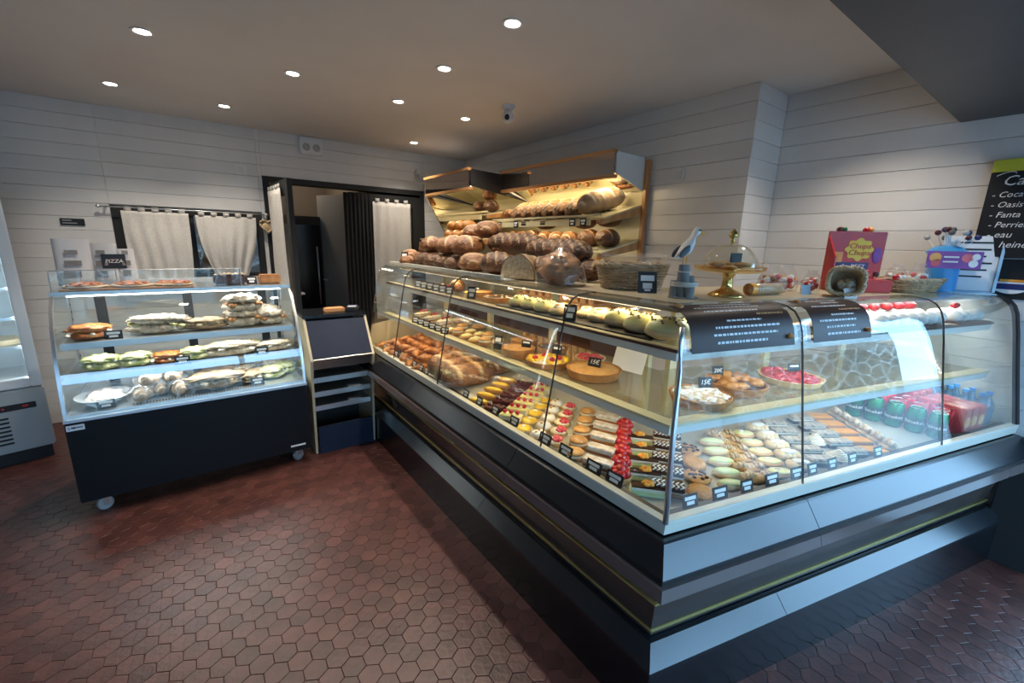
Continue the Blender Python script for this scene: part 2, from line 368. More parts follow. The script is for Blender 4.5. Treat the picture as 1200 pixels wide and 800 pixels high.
# double door: frame, open leaf, closed leaf, each with a curtain on it
d1 = struct('door_1', B().box(DX0, DX0+.05, YB-.02, YB+.12, 0, DZ1).box(DX1-.05, DX1, YB-.02, YB+.12, 0, DZ1).box(DX0+.05, DX1-.05, YB-.02, YB+.12, DZ1-.05, DZ1).mesh('door_frame', 'dark'))
def leaf(w, h=1.97):
    return B().cbox(0, .09, -.02, .02, .01, h, .003).cbox(w-.09, w, -.02, .02, .01, h, .003).cbox(.088, w-.088, -.019, .019, h-.12, h, .003).cbox(.088, w-.088, -.019, .019, .01, .32, .003).cbox(.088, w-.088, -.019, .019, .8, .92, .003)
def leafpane(w, h=1.97): return B().box(.09, w-.09, -.003, .003, .92, h-.12).box(.09, w-.09, -.012, .012, .32, .8, 1)
a = math.atan2(4.04-4.70, .705-.66)
o = link('door_leaf', leaf(.66).mesh('door_leaf', 'dark'), d1, (.66, 4.70, 0), (0, 0, a)); link('pane', leafpane(.66).mesh('pane', ['glass', 'dark']), o)
link('handle', B().tube([(.6, .02, 1.02), (.6, .06, 1.02), (.5, .065, 1.02)], .009).mesh('handle', 'alu', True), o)
o = link('door_leaf', leaf(.78).mesh('door_leaf', 'dark'), d1, (1.37, YB+.0, 0)); link('pane', leafpane(.78).mesh('pane', ['glass', 'dark']), o)
# black pleated drape hanging beside the closed leaf
def curtain(w, h, mat, pleat=.012, n=60, k=9, seed=0, gather=0, tabs=0, flare=0):
    b = B(); rows = 24; vs = []
    for j in range(rows+1):
        t = j/rows
        for i in range(n+1):
            q = i/n; x = (q-.5)*w*(1-gather*t**2.2)+flare*t*w*.5
            yy = pleat*(.35+.65*t)*math.sin(2*PI*k*q+1.3*math.sin(3*t+seed))+.006*noise.noise(Vector((q*7, t*4, seed)))
            zz = -h*t-(.5*h*gather*(0 if t < .6 else (t-.6)**2)*abs(math.cos(PI*q)))
            vs.append((x, yy-gather*.06*math.sin(PI*t)*math.sin(PI*q), zz))
    m = n+1
    b.add(vs, [(j*m+i, j*m+i+1, (j+1)*m+i+1, (j+1)*m+i) for j in range(rows) for i in range(n)])
    for i in range(tabs):
        x = (-.5+(i+.5)/tabs)*w; b.box(x-.022, x+.022, -.004, -.0005, -.004, .035).box(x-.022, x+.022, .0005, .004, -.004, .035).box(x-.022, x+.022, -.004, .004, .031, .036)
    me = b.mesh('curtain', mat, True); return me
def curt(label, w, h, loc, rz=0, mat='linen', **kw):
    o = link('curtain', curtain(w, h, mat, **kw), None, loc, (0, 0, rz)); md = o.modifiers.new('thickness', 'SOLIDIFY'); md.thickness = .002
    return tag(o, label, 'curtain')
curt('white linen tab curtain hung on the open black door leaf', .46, 1.35, (.66+math.cos(a)*.31-.045, 4.70+math.sin(a)*.31, 1.90), a, tabs=5, k=6)
curt('white linen tab curtain hung on the closed black door leaf', .42, 1.25, (1.80, YB-.07, 1.89), tabs=4, k=4, pleat=.008, flare=-.02)
curt('black pleated drape hanging between the doorway and the white door curtain', .28, 1.93, (1.44, YB-.05, 1.96), mat='black_cloth', k=7, pleat=.022)
curt('gathered white linen curtain nearest the pizzas on the kitchen window', .43, .60, (-.20, YB-.055, 1.675), tabs=5, k=5, gather=.10, pleat=.009, seed=2)
curt('knotted white linen curtain on the half of the window nearest the door', .45, .50, (.285, YB-.055, 1.665), tabs=5, k=5, gather=.45, pleat=.012, seed=5)
rod = thing('curtain_rod', 'thin steel curtain rod across the top of the kitchen window', 'curtain rod', (0, YB-.055, 1.70))
link('rod', B().tube([(-.54, 0, 0), (.60, 0, 0)], .006, 8).mesh('rod', 'alu', True), rod)
for x in (-.54, .60): link('finial', B().ell((x, 0, 0), (.016, .013, .013), 8, 6).mesh('finial', 'alu', True), rod)
for x in (-.505, .575): link('bracket', B().box(x-.006, x+.006, 0, .055, -.006, .006).mesh('bracket', 'alu'), rod)
# ---- small wall fittings
t = thing('wicker_heart', 'pale wicker heart hanging at the end of the curtain rod', 'ornament', (.60, YB-.06, 1.60))
b = B()
for k in range(5):
    pts = []
    for i in range(28):
        q = 2*PI*i/28; r = (.0042-.0003*k)*.95; pts.append((16*math.sin(q)**3*r, (k-2)*.011, (13*math.cos(q)-5*math.cos(2*q)-2*math.cos(3*q)-math.cos(4*q))*r))
    b.tube(pts, .008, 5, closed=True)
b.ell((0, 0, 0), (.05, .022, .045), 10, 7, amp=.2)
link('heart', b.mesh('heart', 'wicker_pale', True), t); link('string', B().tube([(0, 0, .045), (0, 0, .11)], .0015, 4).mesh('string', 'rope'), t)
t = thing('wall_sign', 'small black oblong sign on the white planks beside the fridge', 'sign', (-.705, YB-.004, 1.573)); link('board', B().cbox(-.068, .068, -.006, .002, -.026, .026, .002).mesh('board', 'card'), t)
for i, wd in enumerate((.05, .08)): link('lettering', B().box(-.055, -.055+wd, -.0068, -.006, .012-.02*i-.003, .012-.02*i+.003).mesh('lettering', 'grey_metal'), t)
t = thing('emergency_light', 'square grey twin spot emergency light high on the back wall', 'wall light', (1.035, YB-.002, 2.35))
link('body', B().cbox(-.10, .10, -.05, 0, -.075, .075, .01).mesh('body', 'white_metal'), t)
for x in (-.045, .045): link('lamp_lens', B().lathe([(.030, 0), (.034, .006), (.030, .012), (.022, .013), (.02, .006)], 20, mat=Matrix.Translation((x, -.05, -.012)) @ Matrix.Rotation(PI/2, 4, 'X')).mesh('lamp_lens', 'grey_metal', True, angle=40), t)
def detector(label, loc, rz):
    t = thing('wall_switch', label, 'wall switch', loc, rz); link('plate', B().cbox(-.042, .042, -.012, 0, -.042, .042, .003).mesh('plate', 'plank'), t)
    link('rocker', B().cbox(-.024, .024, -.018, -.011, -.028, .028, .003).mesh('rocker', 'hood_white'), t)
detector('square white wall plate above the kitchen window curtains', (.44, YB-.001, 2.075), 0)
detector('square white wall plate right of the bread cabinet', (XR-.001, 1.83, 1.98), -PI/2)
t = thing('motion_sensor', 'small white rounded motion sensor beside the bread hood', 'sensor', (2.12, YB-.001, 2.22)); link('body', B().ell((0, -.025, 0), (.035, .028, .055), 12, 8).mesh('body', 'hood_white', True), t); link('lens', B().ell((0, -.05, -.018), (.018, .008, .018), 10, 6).mesh('lens', 'grey_metal', True), t)
t = thing('ceiling_camera', 'white dome camera hanging from the ceiling', 'camera', (1.916, 2.694, ZC)); link('base', B().lathe([(.045, 0), (.045, -.02), (.03, -.03), (.02, -.045)], 18).mesh('base', 'hood_white', True, angle=40), t)
o = link('head', B().ell((-.01, -.01, -.075), (.042, .042, .045), 14, 9).mesh('head', 'hood_white', True), t); link('lens', B().ell((-.036, -.036, -.085), (.018, .018, .02), 10, 7).mesh('lens', 'dark', True), o)
# ---- downlights
RING = B().lathe([(.036, 0), (.048, 0), (.048, -.005), (.036, -.004), (.031, .001)], 24, caps=False).mesh('ring', 'hood_white', True, angle=40)
BULB = B().lathe([(.0001, .002), (.031, .0)][::-1], 20, caps=False).lathe([(.031, .0), (.024, -.004), (.0001, -.005)], 20, caps=False).mesh('bulb', 'bulb', True)
WHERE = ['in the row nearest the camera on the left of the ceiling', 'closest to the back wall at far left', 'above the middle of the pastry cart', 'close to the back wall left of the emergency light', 'between the ceiling camera and the emergency light', 'above the middle of the left pastry counter', 'next to the ceiling camera', 'largest at the top centre of the picture', 'nearest the corner above the bread hood', 'beside the dark soffit at top right']
for (x, y), wh in zip([(-.07, 2.93), (-.30, 4.03), (.60, 3.04), (.32, 4.10), (1.28, 3.12), (1.255, 2.39), (1.85, 3.18), (1.25, 1.74), (1.89, 4.25), (2.557, .747)], WHERE):
    t = thing('downlight', 'round recessed ceiling downlight '+wh, 'downlight', (x, y, ZC), group='recessed ceiling downlights'); link('ring', RING, t); link('bulb', BULB, t)
    ld = bpy.data.lights.new('downlight_beam', 'SPOT'); ld.energy = SPOT_W; ld.color = (1, .88, .74); ld.spot_size = math.radians(115); ld.spot_blend = .7; ld.shadow_soft_size = .03
    lo = link('downlight_beam', ld, t, (0, 0, -.012))
# ================================================================== PASTRY COUNTER, two legs meeting at an obtuse corner
LA, LB, DEP = 2.68, 2.16, .74
GP = [(.040, .716), (.088, .98), (.118, 1.15), (.136, 1.235), (.150, 1.272), (.172, 1.299), (.205, 1.314), (.245, 1.319), (.30, 1.3195)]
def sweep(P, poly, s0=None, s1=1.0):
    # the right leg is cut off parallel to the wall it runs up to
    e = (lambda u: min(s1, (3.09-CX+DBY*u)/DBX)) if (P is PB and s1 > 1.9) else (lambda u: s1)
    return B().prism(poly, lambda q: P(MIT*q[0] if s0 is None else s0, q[0], q[1]), lambda q: P(e(q[0]), q[0], q[1]))
def strip(prof, th):      # thin closed section following an open profile
    out = []
    for i, (u, z) in enumerate(prof):
        a = prof[max(0, i-1)]; b_ = prof[min(len(prof)-1, i+1)]; dx, dz = b_[0]-a[0], b_[1]-a[1]; l = math.hypot(dx, dz); out.append((u+dz/l*th, z-dx/l*th))
    return prof+out[::-1]
def counter(P, L, label, segs, pseg, ledge_seg, lit):
    t = thing('pastry_counter', label, 'display counter', P(L/2, .3, 0)); t.matrix_basis = Matrix.Translation(P(L/2, .3, 0)); inv = Matrix.Translation(-P(L/2, .3, 0))
    def part(name, bb, mat, smooth=False, angle=None, par=None):
        me = bb.mesh(name, mat, smooth, angle=angle); me.transform(inv); return link(name, me, par or t)
    part('plinth', sweep(P, [(.004, 0), (DEP, 0), (DEP, .2095), (.004, .2095)], None, L), 'black_panel')
    def pieces(name, poly, cuts, mat, gap=.0015):
        c = [None]+cuts+[L]
        for i in range(len(c)-1): part(name, sweep(P, poly, c[i] if c[i] is None else c[i]+gap, c[i+1]-(gap if c[i+1] != L else 0)), mat)
    pieces('ledge', [(-.003, .210), (-.003, .226), (.047, .276), (.10, .279), (.10, .210)], ledge_seg, 'ledge_black')
    part('recessed_band', sweep(P, [(.066, .283), (.066, .300), (.050, .425), (.048, .535), (.12, .535), (.12, .283)], None, L), 'brown_mirror')
    part('brass_line', sweep(P, [(.060, .300), (.066, .300), (.068, .306), (.060, .307)], None, L), 'brass')
    part('brass_line', sweep(P, [(.040, .424), (.052, .423), (.052, .431), (.040, .431)], None, L), 'brass')
    pieces('bumper_strip', [(-.050, .536), (-.042, .572), (.06, .572), (.06, .536)], pseg, 'brown_strip')
    part('shadow_gap', sweep(P, [(-.030, .5725), (-.030, .590), (.06, .590), (.06, .5725)], None, L), 'dark')
    pieces('bumper_panel', [(-.034, .590), (-.033, .594), (.018, .663), (.024, .668), (.08, .668), (.08, .590)], pseg, 'ledge_black')
    part('body', sweep(P, [(.121, .2825), (DEP-.02, .2825), (DEP-.02, .6745), (.045, .6745), (.05, .6685), (.121, .6685)], None, L), 'black_panel')
    part('glass_rail', sweep(P, [(.041, .674), (.036, .712), (.037, .719), (.064, .719), (.066, .674)], None, L), 'cream_rail')
    part('deck', sweep(P, [(.067, .675), (.067, .690), (DEP-.03, .728), (DEP-.03, .675)], None, L), 'deck_white')
    part('tag_rail', sweep(P, [(.068, .690), (.068, .706), (.092, .712), (.094, .692)], None, L), 'card')
    # shelves
    for nm, u, z, mt in (('middle_shelf', .175, .950, 'shelf_cream'), ('top_shelf', .205, 1.186, 'wood_dark')):
        o = part(nm, sweep(P, [(u, z-.008), (u, z), (DEP-.06, z), (DEP-.06, z-.008)], None, L-.012), 'shelf_glass')
        part('painted_glow_strip', sweep(P, [(u+.0045, z+.0002), (u+.0045, z+.0016), (u+.042, z+.0016), (u+.042, z+.0002)], None, L-.012), 'shelf_cream', par=o)  # cream strip paints the lamplight along the front of the glass shelf
        part('shelf_edge', sweep(P, [(u-.004, z-.009), (u-.004, z+.001), (u+.004, z+.001), (u+.004, z-.009)], None, L-.012), mt, par=o)
        part('light_rail', sweep(P, [(u+.004, z-.038), (u, z-.0095), (u+.008, z-.0095), (u+.010, z-.038)], None, L-.012), 'rail_white', par=o)
        part('light_tube', sweep(P, [(u+.016, z-.022), (u+.016, z-.010), (u+.028, z-.010), (u+.028, z-.022)], .25, L-.05), 'led_warm' if lit else 'led_white', par=o)
    # counter top with the glass let into it
    o = part('counter_top', sweep(P, [(.27, 1.292), (.27, 1.3105), (.31, 1.3120), (.31, 1.319), (DEP+.02, 1.319), (DEP+.02, 1.292)], None, L), 'board_beige')
    part('light_tube', sweep(P, [(.30, 1.286), (.30, 1.2915), (.32, 1.2915), (.32, 1.286)], .3, L-.05), 'led_warm' if lit else 'led_white', par=o)
    # panes
    c = [None]+segs+[L-.004]
    for i in range(len(c)-1):
        s0 = c[i]; bb = B(); sec = strip(GP, .006)
        bb = sweep(P, sec, None if s0 is None else s0+.002, c[i+1]-.002)
        part('glass_pane', bb, 'glass', True, 35)
    for s in segs:
        part('pane_seal', sweep(P, strip([(q[0]-.0012, q[1]+.0006) for q in GP], .006), s-.0018, s+.0018), 'dark')
    # rear frame
    n = int(L/.85); L_ = L-.25 if P is PB else L
    for i in range(n+1):
        s = .62+(L_-.66)*i/n; part('rear_post', sweep(P, [(DEP-.05, .68), (DEP-.05, 1.292), (DEP-.02, 1.292), (DEP-.02, .68)], s-.02, s+.02), 'shelf_cream')
    # end pane
    ep = [(GP[0][0]+.008, .716)]+[(u+.007, z) for u, z in GP[1:-1]]+[(DEP-.03, 1.29), (DEP-.03, .728), (.07, .69)]
    ep = [(u, min(z, 1.2915) if u > .26 else z) for u, z in ep]
    part('end_pane', sweep(P, ep, L-.0035, L+.0015) if P is PA else B().prism(ep, lambda q: P((3.088-CX+DBY*q[0])/DBX-.006, q[0], q[1]), lambda q: P((3.088-CX+DBY*q[0])/DBX, q[0], q[1])), 'glass')
    return t, part
ta, partA = counter(PA, LA, 'long pastry counter with slanted glass running from the corner post towards the back wall', [.60, 1.50, 2.15], [.72, 1.75], [1.0, 2.0], True)
tb, partB = counter(PB, LB, 'pastry counter leg right of the glass corner post with blue sheen on its ledges', [.63, 1.50], [.636], [.61], False)
# corner post (follows the mitre of the glass) belongs to the left leg
def PM(u, z): return Vector((CX+u, CY+MIT*u, z))
partA('corner_post', B().tube([PM(u-.004, z) for u, z in GP[:5]], .0085, 8), 'alu', True)
partA('end_cap', sweep(PA, [(.045, .69), (.075, .86), (.30, .90), (.55, .86), (DEP-.03, .84), (DEP-.03, .69)], LA-.018, LA-.006), 'board_beige')
EB = lambda u, d: (3.09-CX+DBY*u)/DBX+d
partB('end_frame', B().prism(strip([(q[0]-.003, q[1]+.002) for q in GP], .016), lambda q: PB(EB(q[0], -.02), q[0], q[1]), lambda q: PB(EB(q[0], .004), q[0], q[1])), 'dark')
def strip_light(name, par, P, s0, s1, u, z, watts, col):
    ld = bpy.data.lights.new(name, 'AREA'); ld.shape = 'RECTANGLE'; ld.size = s1-s0; ld.size_y = .018; ld.energy = watts*LED_W; ld.color = col
    m = P((s0+s1)/2, u, z); d = P(s1, u, z)-P(s0, u, z); o = link(name, ld, par, m-par.location, (0, 0, math.atan2(d.y, d.x))); return o
WARM, COOL = (1, .76, .42), (1, .93, .82)
for (u, z, wt) in ((.33, 1.284, 7), (.235, 1.160, 7), (.205, .924, 7)):
    strip_light('tube_light', ta, PA, .3, LA-.1, u, z, wt*1.3, WARM); strip_light('tube_light', tb, PB, .3, LB-.1, u, z, wt*.75, COOL)
# menu sheets stuck on the curved glass of the right leg
def menu(s0, s1, label, seed):
    pr = [(u-.003, z+.002) for u, z in [(.118, 1.15), (.127, 1.193), (.136, 1.235), (.150, 1.272), (.172, 1.299), (.205, 1.314), (.245, 1.319)]][1:]
    t = thing('menu_sheet', label, 'menu', PB((s0+s1)/2, .15, 1.25)); inv = Matrix.Translation(-t.location)
    me = sweep(PB, strip(pr, -.0012), s0, s1).mesh('sheet', 'menu_brown', True, angle=35); me.transform(inv); link('sheet', me, t)
    rr = random.Random(seed); n = 8
    def at(q):   # point on the sheet, q 0 bottom .. 1 top
        f = q*(len(pr)-1); i = min(int(f), len(pr)-2); f -= i; return (pr[i][0]*(1-f)+pr[i+1][0]*f-.002, pr[i][1]*(1-f)+pr[i+1][1]*f+.0012)
    for k in range(n):
        q = .1+.8*k/(n-1); c = (s0+s1)/2+rr.uniform(-.02, .02); hw = rr.uniform(.3, .75)*(s1-s0)/2*.9
        if k == 4: c, hw = s1-.09, .06
        a, b_ = at(q), at(q+.035)
        b = B(); x = c-hw
        while x < c+hw:
            l = rr.uniform(.006, .018); x2 = min(x+l, c+hw)
            b.add([PB(x, *a), PB(x2, *a), PB(x2, *b_), PB(x, *b_)], [(0, 1, 2, 3)]); x = x2+.004
        me = b.mesh('lettering', 'paper' if k != 4 else 'orange_slip', recalc=False); me.transform(inv); link('lettering', me, t)
    for (s, q) in ((s0+.03, .93), (s1-.025, .14)):
        u, z = at(q); bb = B().ell(PB(s, u, z), (.014, .014, .008), 8, 6, amp=.3); me = bb.mesh('bread_print', 'crust_gold', True); me.transform(inv); link('bread_print', me, t)
menu(.14, .585, 'brown menu sheet with white print on the glass next to the corner post', 3)
menu(.68, 1.0, 'brown menu sheet with white print on the glass under the sweets basket', 5)
# ================================================================== BREADS AND PASTRY KINDS
def loaf(L, W, H, seed, amp=.05, score=None, n=3.0, nu=38, nv=20, mat='crust', ends=2.2):
    # loaf along x, lying on z = 0
    b = B(); vs = []; flo = []
    for i in range(nu+1):
        t = -1+2*i/nu; r = max(0, 1-abs(t)**ends)**.5
        for j in range(nv):
            a = 2*PI*j/nv; cy, cz = math.cos(a), math.sin(a)
            y, z = cy*r, cz*r
            d = 1+amp*noise.noise(Vector((t*2.2*L/W, cy*1.7, cz*1.7+seed*5.1)))+.028*noise.noise(Vector((t*9*L/W, cy*7, cz*7+seed))); fv = 0
            if score and cz > -.1:
                k, slant, kind = score
                if kind == 'slash': q = math.sin(k*PI*(t+slant*cy)); e = max(0, q-.55)/.45
                elif kind == 'cross': e = max(max(0, 1-abs(cy+t*.0)*6), max(0, 1-abs(t)*7))
                elif kind == 'leaf': e = max(0, math.sin(k*PI*(t+slant*abs(cy)))-.5)*2
                else: e = max(0, noise.noise(Vector((t*3, cy*3, seed*2.0)))+.1)
                d += .07*e*max(0, cz); fv = min(1, e*e*1.2)*max(0, min(1, cz*2.5))
            fv = min(1, max(0, fv+.5*max(0, noise.noise(Vector((t*7, cy*6, cz*6+seed*3)))-.12)*max(0, cz)+.15*noise.noise(Vector((t*5, cy*4, cz*4+seed)))*max(0, cz)))
            vs.append((t*L/2, y*W/2*d, H*.42+(z*H*.58*d if z > 0 else z*H*.42))); flo.append(fv)
    b.add(vs, [(i*nv+j, i*nv+(j+1) % nv, (i+1)*nv+(j+1) % nv, (i+1)*nv+j) for i in range(nu) for j in range(nv)]); b.fl = flo
    me = b.mesh('loaf', mat, True, recalc=False)
    bm = bmesh.new(); bm.from_mesh(me); bmesh.ops.recalc_face_normals(bm, faces=bm.faces); bm.to_mesh(me); bm.free(); return me
K = KINDS
K['boule'] = ('bread_loaf', 'bread', [('loaf', loaf(.20, .185, .115, 1, .07, (3, .4, 'slash'), mat='crust'))])
K['boule2'] = ('bread_loaf', 'bread', [('loaf', loaf(.19, .17, .11, 2, .09, (2, .3, 'noise'), mat='crust_dark'))])
K['boule3'] = ('bread_loaf', 'bread', [('loaf', loaf(.20, .18, .12, 3, .08, (1, 0, 'cross'), mat='crust'))])
K['floury'] = ('bread_loaf', 'bread', [('loaf', loaf(.22, .16, .12, 4, .08, (4, .5, 'slash'), mat='crust_dark'))])
K['bun'] = ('bread_roll', 'bread', [('loaf', loaf(.135, .12, .085, 5, .04, None, mat='crust_gold'))])
K['batard'] = ('bread_baton', 'bread', [('loaf', loaf(.40, .118, .10, 6, .05, (4, .75, 'slash'), mat='crust', ends=2.6, nu=56, nv=24))])
K['long'] = ('long_loaf', 'bread', [('loaf', loaf(.46, .15, .125, 7, .06, (7, .5, 'slash'), mat='crust_dark', ends=4, nu=44))])
K['white_long'] = ('floury_loaf', 'bread', [('loaf', loaf(.40, .20, .17, 8, .05, (5, .3, 'slash'), mat='crust_white', ends=3.5, nu=40))])
K['dark_roll'] = ('bread_loaf', 'bread', [('loaf', loaf(.17, .14, .11, 9, .05, (3, .2, 'slash'), mat='crust_dark'))])
K['gold_roll'] = ('bread_loaf', 'bread', [('loaf', loaf(.16, .12, .10, 10, .06, (4, .3, 'slash'), mat='crust'))])
K['baguette'] = ('baguette', 'bread', [('loaf', loaf(.60, .062, .055, 11, .04, (8, .6, 'slash'), mat='crust_gold', ends=8, nu=40, nv=10))])
K['toast_loaf'] = ('brown_loaf', 'bread', [('loaf', loaf(.34, .13, .13, 12, .03, (2.5, .1, 'slash'), mat='crust', ends=5, nu=34))])
# cut half loaf with its crumb showing
b = B(); n = 26; pr = [(math.cos(PI*i/n)*.098, (max(0, math.sin(PI*i/n))**.75)*.108+.004*math.sin(7*i)) for i in range(n+1)]
me = b.prism(pr, lambda q: (q[0], 0, q[1]), lambda q: (q[0]*.8, .10, q[1]*.93)).mesh('loaf', 'crust_white', True, angle=50)
bb = B(); bb.add([(q[0]*.95, -.0015, .004+q[1]*.94) for q in pr], [tuple(range(n+1))]); K['cut'] = ('cut_loaf', 'bread', [('crust', me), ('crumb_face', bb.mesh('crumb_face', 'crumb', recalc=False))])
def lab(first, rest): return first+' '+rest
# ---- bread cabinet on the right wall: deep left bay, shallow right bay
cab = thing('bread_cabinet', 'wall bread cabinet with wooden trim, mirror hood and lit sloping shelves', 'bread cabinet', (2.5, 3.2, 0))
inv = Matrix.Translation((-2.5, -3.2, 0))
def cp(name, b, mat, par=None, smooth=False):
    me = b.mesh(name, mat, smooth); me.transform(inv); return link(name, me, par or cab)
Y0, Y1, Y2 = 2.084, 3.43, 4.33
def run(poly, y0, y1): return B().prism(poly, lambda q: (q[0], y0, q[1]), lambda q: (q[0], y1, q[1]))
cp('post', B().cbox(2.69, 2.73, Y0-.03, Y0, 0, 2.105, .003), 'wood')
cp('back_panel', B().box(2.70, 2.727, Y0, Y2, .9, 2.10), 'shelf_cream')
# hoods
def hood(x, y0, y1, side):
    o = cp('hood', run([(x+.03, 2.125), (2.70, 2.125), (2.70, 2.10), (x+.03, 2.10)], y0+.012, y1-.012), 'hood_white')
    cp('mirror_front', run([(x+.012, 2.115), (x+.022, 2.118), (x+.03, 1.972), (x+.020, 1.97)], y0+.01, y1-.01), 'smoke_mirror', o)
    cp('trim_rail', run([(x, 2.112), (x, 2.134), (x+.04, 2.134), (x+.04, 2.112)], y0, y1), 'wood', o); cp('trim_rail', run([(x+.014, 1.952), (x+.014, 1.975), (x+.05, 1.975), (x+.05, 1.952)], y0, y1), 'wood', o)
    cp('light_cover', run([(x+.05, 1.99), (x+.05, 1.996), (2.70, 1.902), (2.70, 1.894)][:4], y0+.012, y1-.012), 'mirror', o)
    cp('hood_side', B().prism([(x+.03, 2.125), (2.70, 2.10), (2.70, 1.89), (x+.035, 1.985)], lambda q: (q[0], y0, q[1]), lambda q: (q[0], y0+.011, q[1])), side, o)
    cp('hood_side', B().prism([(x+.03, 2.125), (2.70, 2.10), (2.70, 1.89), (x+.035, 1.985)], lambda q: (q[0], y1-.011, q[1]), lambda q: (q[0], y1, q[1])), side, o)
    cp('light_tube', run([(x+.055, 1.972), (x+.055, 1.985), (x+.067, 1.985), (x+.067, 1.972)], y0+.05, y1-.05), 'led_warm', o)
    ld = bpy.data.lights.new('hood_light', 'AREA'); ld.shape = 'RECTANGLE'; ld.size = y1-y0-.1; ld.size_y = .03; ld.energy = 13*(y1-y0)*LED_W*(1 if x > 2.2 else .35); ld.color = (1, .78, .45)
    lo = link('hood_light', ld, cab, (x+.09-2.5, (y0+y1)/2-3.2, 1.95), (0, math.radians(-35), PI/2)); lo.rotation_euler = Euler((0, math.radians(-30), 0)).to_matrix().to_4x4().to_euler(); lo.rotation_euler = (Matrix.Rotation(math.radians(-30), 3, 'Y') @ Matrix.Rotation(PI/2, 3, 'Z')).to_euler()
cp('bay_side', B().prism([(2.04, 1.955), (2.70, 1.89), (2.70, 1.52), (2.28, 1.56)], lambda q: (q[0], Y2-.012, q[1]), lambda q: (q[0], Y2, q[1])), 'mirror')
hood(2.357, Y0, Y1, 'hood_white'); hood(2.02, Y1, Y2, 'dark')
# sloping shelves with brackets and plexi front rails
def shelf(x0, z0, z1, y0, y1):
    sl = lambda x: z0+(z1-z0)*(x-x0)/(2.70-x0)
    o = cp('shelf', run([(x0, z0-.012), (x0, z0), (2.70, z1), (2.70, z1-.012)], y0, y1), 'shelf_cream')
    for y in (y0-.001, y1-.021): cp('bracket', B().prism([(x0-.02, z0-.045), (x0-.02, z0-.013), (2.70, z1-.013), (2.70, z1-.075)], lambda q: (q[0], y, q[1]), lambda q: (q[0], y+.022, q[1])), 'wood', o)
    cp('front_rail', run([(x0-.012, z0+.012), (x0-.012, z0+.026), (x0-.004, z0+.026), (x0-.004, z0+.012)], y0+.02, y1), 'shelf_cream', o)
    cp('price_rail', run([(x0-.022, z0-.05), (x0-.022, z0-.012), (x0-.018, z0-.012), (x0-.018, z0-.05)], y0+.1, y1), 'shelf_cream', o)
    return sl
ld = bpy.data.lights.new('shelf_fill_light', 'AREA'); ld.shape = 'RECTANGLE'; ld.size = 1.25; ld.size_y = .02; ld.energy = 9*LED_W; ld.color = (1, .8, .5); link('shelf_fill_light', ld, cab, (2.33-2.5, 2.757-3.2, 1.655), (Matrix.Rotation(math.radians(-25), 3, 'Y') @ Matrix.Rotation(PI/2, 3, 'Z')).to_euler())  # fill light without a tube, added to brighten the lower bread shelf
ld = bpy.data.lights.new('rack_fill_light', 'AREA'); ld.shape = 'RECTANGLE'; ld.size = 1.25; ld.size_y = .02; ld.energy = 9*LED_W; ld.color = (1, .8, .5); link('rack_fill_light', ld, cab, (2.33-2.5, 2.757-3.2, 1.42), (Matrix.Rotation(math.radians(-25), 3, 'Y') @ Matrix.Rotation(PI/2, 3, 'Z')).to_euler())  # second added fill, brightens the standing baguettes
s1 = shelf(2.30, 1.685, 1.80, Y0, Y1); s2 = shelf(2.30, 1.45, 1.55, Y0, Y1); s3 = shelf(1.98, 1.50, 1.62, Y1, Y2); s4 = shelf(2.25, 1.76, 1.84, Y1, Y2)
cp('base_cabinet', B().cbox(2.25, 2.70, Y0, Y2, .0, .86, .004), 'wood_dark'); cp('worktop', B().cbox(2.2, 2.70, Y0-.02, Y2, .865, .90, .004), 'steel')
cp('rack_slat', B().box(2.66, 2.69, Y0+.03, Y1, .92, .95), 'wood')
for k in range(5): cp('rack_slat', B().box(2.665, 2.69, Y0+.03, Y1, 1.0+.075*k, 1.025+.075*k), 'wood')
# ---- breads on the shelves
def bread(kind, label, x, y, z, rz=0, s=1, g=None, rx=0, ry=0): return place(kind, label, (x, y, z), rz, g, s, rx, ry)
tl1 = -math.atan2(.115, .40)
for i in range(6):
    y = 2.53+i*.135
    bread('batard', f'scored brown baton loaf, {ORD[i]} from the big floury loaf on the top bread shelf'.replace('frontmost', 'first'), 2.47, y, s1(2.47)+.004, .55, 1.1, 'baton loaves on the top bread shelf', ry=tl1)
for i in range(2): bread('gold_roll', ['plump golden loaf left of the baton loaves on the top bread shelf', 'leftmost golden loaf on the top bread shelf behind the front rail'][i], 2.40, 3.345-.13*(1-i)+.005*i, s1(2.40)+.004, 1.2, .85, 'golden loaves on the top bread shelf', ry=0)
bread('white_long', 'large floury scored loaf at the right end of the top bread shelf', 2.50, 2.28, s1(2.50)+.004, -.45, .93, ry=tl1)
for i, (x, y) in enumerate(((2.62, 2.2), (2.63, 2.36))): bread('batard', ['rearmost baton behind the large floury loaf, by the cabinet side', 'rear baton behind the large floury loaf, further from the side'][i], x, y+.0, s1(x)+.13, PI/2, .55, 'batons behind the floury loaf')
dk = [('dark_roll', 2.45, 2.17, 0), ('dark_roll', 2.45, 2.35, 0), ('gold_roll', 2.42, 2.52, 0), ('dark_roll', 2.55, 2.26, 1), ('dark_roll', 2.50, 2.46, 1), ('gold_roll', 2.43, 2.68, 0), ('gold_roll', 2.45, 2.84, 0), ('dark_roll', 2.44, 3.0, 0), ('gold_roll', 2.46, 3.17, 0), ('gold_roll', 2.47, 3.32, 0), ('dark_roll', 2.5, 2.92, 1)]
